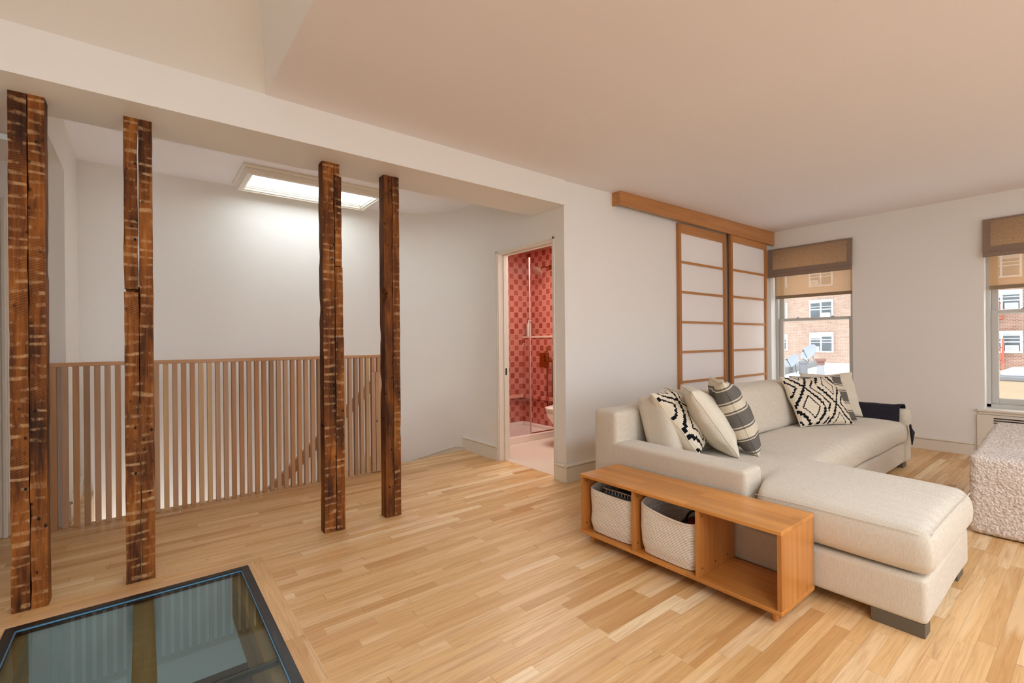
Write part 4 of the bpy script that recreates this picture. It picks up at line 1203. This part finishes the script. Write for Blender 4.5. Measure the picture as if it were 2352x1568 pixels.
# ================================================================== outside
rf = thing('flat_roof', 'white flat roof with a grey parapet outside the left window', 'roof', (20, 8, -.5))
wr = plain('white_membrane', 'e6e4e4', .7, var=.05, scale=1.2)
bm = NB(); box(bm, 9, 33, 5.9, 30, -.6, -.3); obj('membrane', bm, wr, rf)
bm = NB(); prism(bm, [(20.6, 8.35, -.3), (29, 9.9, -.3), (29, 10.4, -.3), (20.6, 8.85, -.3)], (0, 0, .28)); obj('parapet', bm, plain('roof_grey', '8e8e8e', .8, var=.2, scale=2), rf)
bm = NB(); prism(bm, [(20.6, 8.80, -.02), (29, 10.35, -.02), (29, 11.2, -.02), (20.6, 9.65, -.02)], (0, 0, .03)); obj('coping', bm, wr, rf)
tn = thing('tan_roof', 'tan flat roof with a skylight dome outside the right window', 'roof', (20, 0, -.5))
bm = NB(); box(bm, 9, 30, -20, 5.6, -.6, -.3); obj('surface', bm, plain('tan_roofing', 'a88f72', .9, var=.1, scale=1), tn)
bm = NB(); box(bm, 23, 26, .2, 2.45, -.3, -.14, .03); obj('dome_curb', bm, plain('grey_curb', '8d8d90', .6), tn)
bm = NB(); softbox(bm, 23.1, 25.9, .3, 2.35, -.15, .06, .09, .3); obj('dome', bm, plain('milky_dome', 'dfe3ec', .3), tn, smooth='all')
# the brick apartment block
br = brick('pink_brick', '94705f', 'a68372', 'b0a294'); br2 = brick('red_brick', '85594a', '98705f', 'a39384')
wf = plain('block_window_white', 'd6d6d4', .5); dg = plain('dark_glass', '5b6166', .2, var=.3, scale=2); cu = plain('pale_blind', 'a9a9a6', .6)
ap = thing('apartment_building', 'pinkish brick apartment block across the roofs outside', 'building', (44, 10, -6))
bm = NB(); box(bm, 44, 50, 5.6, 40, -12, 16); obj('wall', bm, br, ap)
bm = NB(); box(bm, 43.6, 50, -25, 5.6, -12, 16); obj('wall', bm, br2, ap, label='redder brick wall section')
def bwin(y0, y1, z0, z1, x=44, ac=None, blind=.3, panes=2):
    bm = NB(); fr = .12
    box(bm, x - .10, x + .02, y0, y1, z0, z1)
    w = obj('window', bm, wf, ap)
    wd = (y1 - y0 - fr * (panes + 1)) / panes
    for k in range(panes):
        a = y0 + fr + k * (wd + fr); zm = (z0 + z1) / 2
        for (za, zb) in ((z0 + fr, zm - .04), (zm + .04, z1 - fr)):
            bm = NB(); box(bm, x - .115, x - .10, a, a + wd, za, zb); obj('pane', bm, dg, w)
        bm = NB(); box(bm, x - .125, x - .115, a, a + wd, z1 - fr - blind * (1 + .6 * k), z1 - fr); obj('blind', bm, cu, w)
        bm = NB(); box(bm, x - .14, x - .10, a, a + wd, zm + .2, zm + .25); obj('bar', bm, wf, w)
    if ac is not None:
        a = y0 + fr + ac * (wd + fr)
        bm = NB(); box(bm, x - .45, x - .1, a + .05, a + wd * .85, z0 + fr, z0 + fr + .38, .02); au = obj('air_conditioner', bm, wf, w)
        bm = NB(); box(bm, x - .46, x - .45, a + .12, a + wd * .85 - .07, z0 + fr + .06, z0 + fr + .32); obj('grille', bm, cu, au)
for k, (z0, z1) in enumerate(((.06, 1.72), (2.80, 4.40), (5.50, 7.1), (8.2, 9.8), (-2.6, -1.0))):
    bwin(13.86, 15.60, z0, z1, 44, ac=(1, 0, 1, 0, 1)[k], blind=(.25, .1, .3, .2, .2)[k])
    bwin(17.30, 18.0, z0 + .15, z1 - .1, 44, panes=1)
    bwin(9.2, 10.9, z0, z1, 44, ac=0)
for k, (z0, z1) in enumerate(((.16, 1.58), (2.85, 4.2), (5.0, 6.5), (7.9, 9.3), (-2.2, -.95))):
    bwin(3.42, 5.25, z0, z1, 43.6, ac=(0, 0, None, 0, None)[k], blind=.2)
    bwin(-.2, 1.6, z0, z1, 43.6)
# fire escape
fe = thing('fire_escape', 'rust-red fire escape railings on the brick block', 'fire escape', (43.2, 4.9, 0))
rr_ = plain('rust_red_paint', 'b5614e', .6)
for z in (-.45, 2.35):
    bm = NB(); box(bm, 42.4, 43.6, 4.25, 6.2, z, z + .16)
    box(bm, 42.4, 42.46, 4.25, 6.2, z + .95, z + 1.02)
    for k in range(10): box(bm, 42.4, 42.44, 4.27 + k * .2, 4.31 + k * .2, z + .1, z + 1.0)
    obj('balcony', bm, rr_, fe)
bm = NB(); box(bm, 42.5, 42.6, 4.15, 4.25, -2.5, 1.1); obj('pole', bm, rr_, fe)

def P2(px, py, X):
    d = _w + _r2 * ((px - 1176) / F_PX) - _u2 * ((py - 784) / F_PX); t = X / d.x
    return Vector((0, 0, EYE)) + d * t
gm_ = plain('dish_grey', '9ba0a8', .5, var=.02)
def dish(label, px, py, X, dia, yaw, foot):
    c = P2(px, py, X); t = thing('satellite_dish', label, 'satellite dish', c, group='satellite dishes')
    d = Vector((-cos(yaw), -sin(yaw), .60)).normalized()
    bm = NB(); lathe(bm, [(dia / 2 * k / 8, .10 * (k / 8) ** 2) for k in range(9)] + [(dia / 2 * k / 8, .10 * (k / 8) ** 2 - .012) for k in range(8, -1, -1)], c, d, 28, caps=False); obj('reflector', bm, gm_, t, smooth=True)
    bm = NB(); e = c + d * .38; low = c + Vector((0, 0, -dia / 2)) + d * .06; tube(bm, [low, e + Vector((0, 0, -.08))], .014, 6); box(bm, e.x - .03, e.x + .03, e.y - .03, e.y + .03, e.z - .12, e.z - .05); obj('feed_arm', bm, M['plinth'], t)
    bm = NB(); tube(bm, [c - d * .02, c - d * .12 + Vector((0, 0, -.05)), Vector((c.x + .1, c.y + foot, -.3))], .022, 8); obj('mast', bm, gm_, t)
dish('white satellite dish tilted up, the higher of the two on the roof', 1861, 811, 22.5, .78, -.55, -.35)
dish('white satellite dish behind the parapet, the lower of the two on the roof', 1822, 831, 22.6, .70, -.5, -.1)
c = P2(1845, 838, 22.3); bm = NB(); lathe(bm, [(.16, -.45), (.16, .06), (.19, .07), (.19, .16), (.15, .2), (.06, .22), (.04, .28)], c, n=20)
tag(obj('roof_vent', bm, plain('vent_grey', '87878a', .6), smooth=True), 'round grey metal roof vent between the satellite dishes', 'vent')
c = P2(1885, 861, 21.9); ch = thing('chimney_pipe', 'grey tapered vent pipe with a terracotta cap on the white roof', 'vent pipe', c)
bm = NB(); lathe(bm, [(.15, -.02), (.11, .44)], c, n=16); obj('pipe', bm, plain('pipe_grey', 'a3a3a6', .7), ch, smooth=True)
bm = NB(); lathe(bm, [(.14, .42), (.15, .50), (.12, .53), (.19, .58), (.20, .66), (.19, .67)], c, n=16); obj('cap', bm, plain('terracotta', '8e6a60', .7), ch, smooth=True)
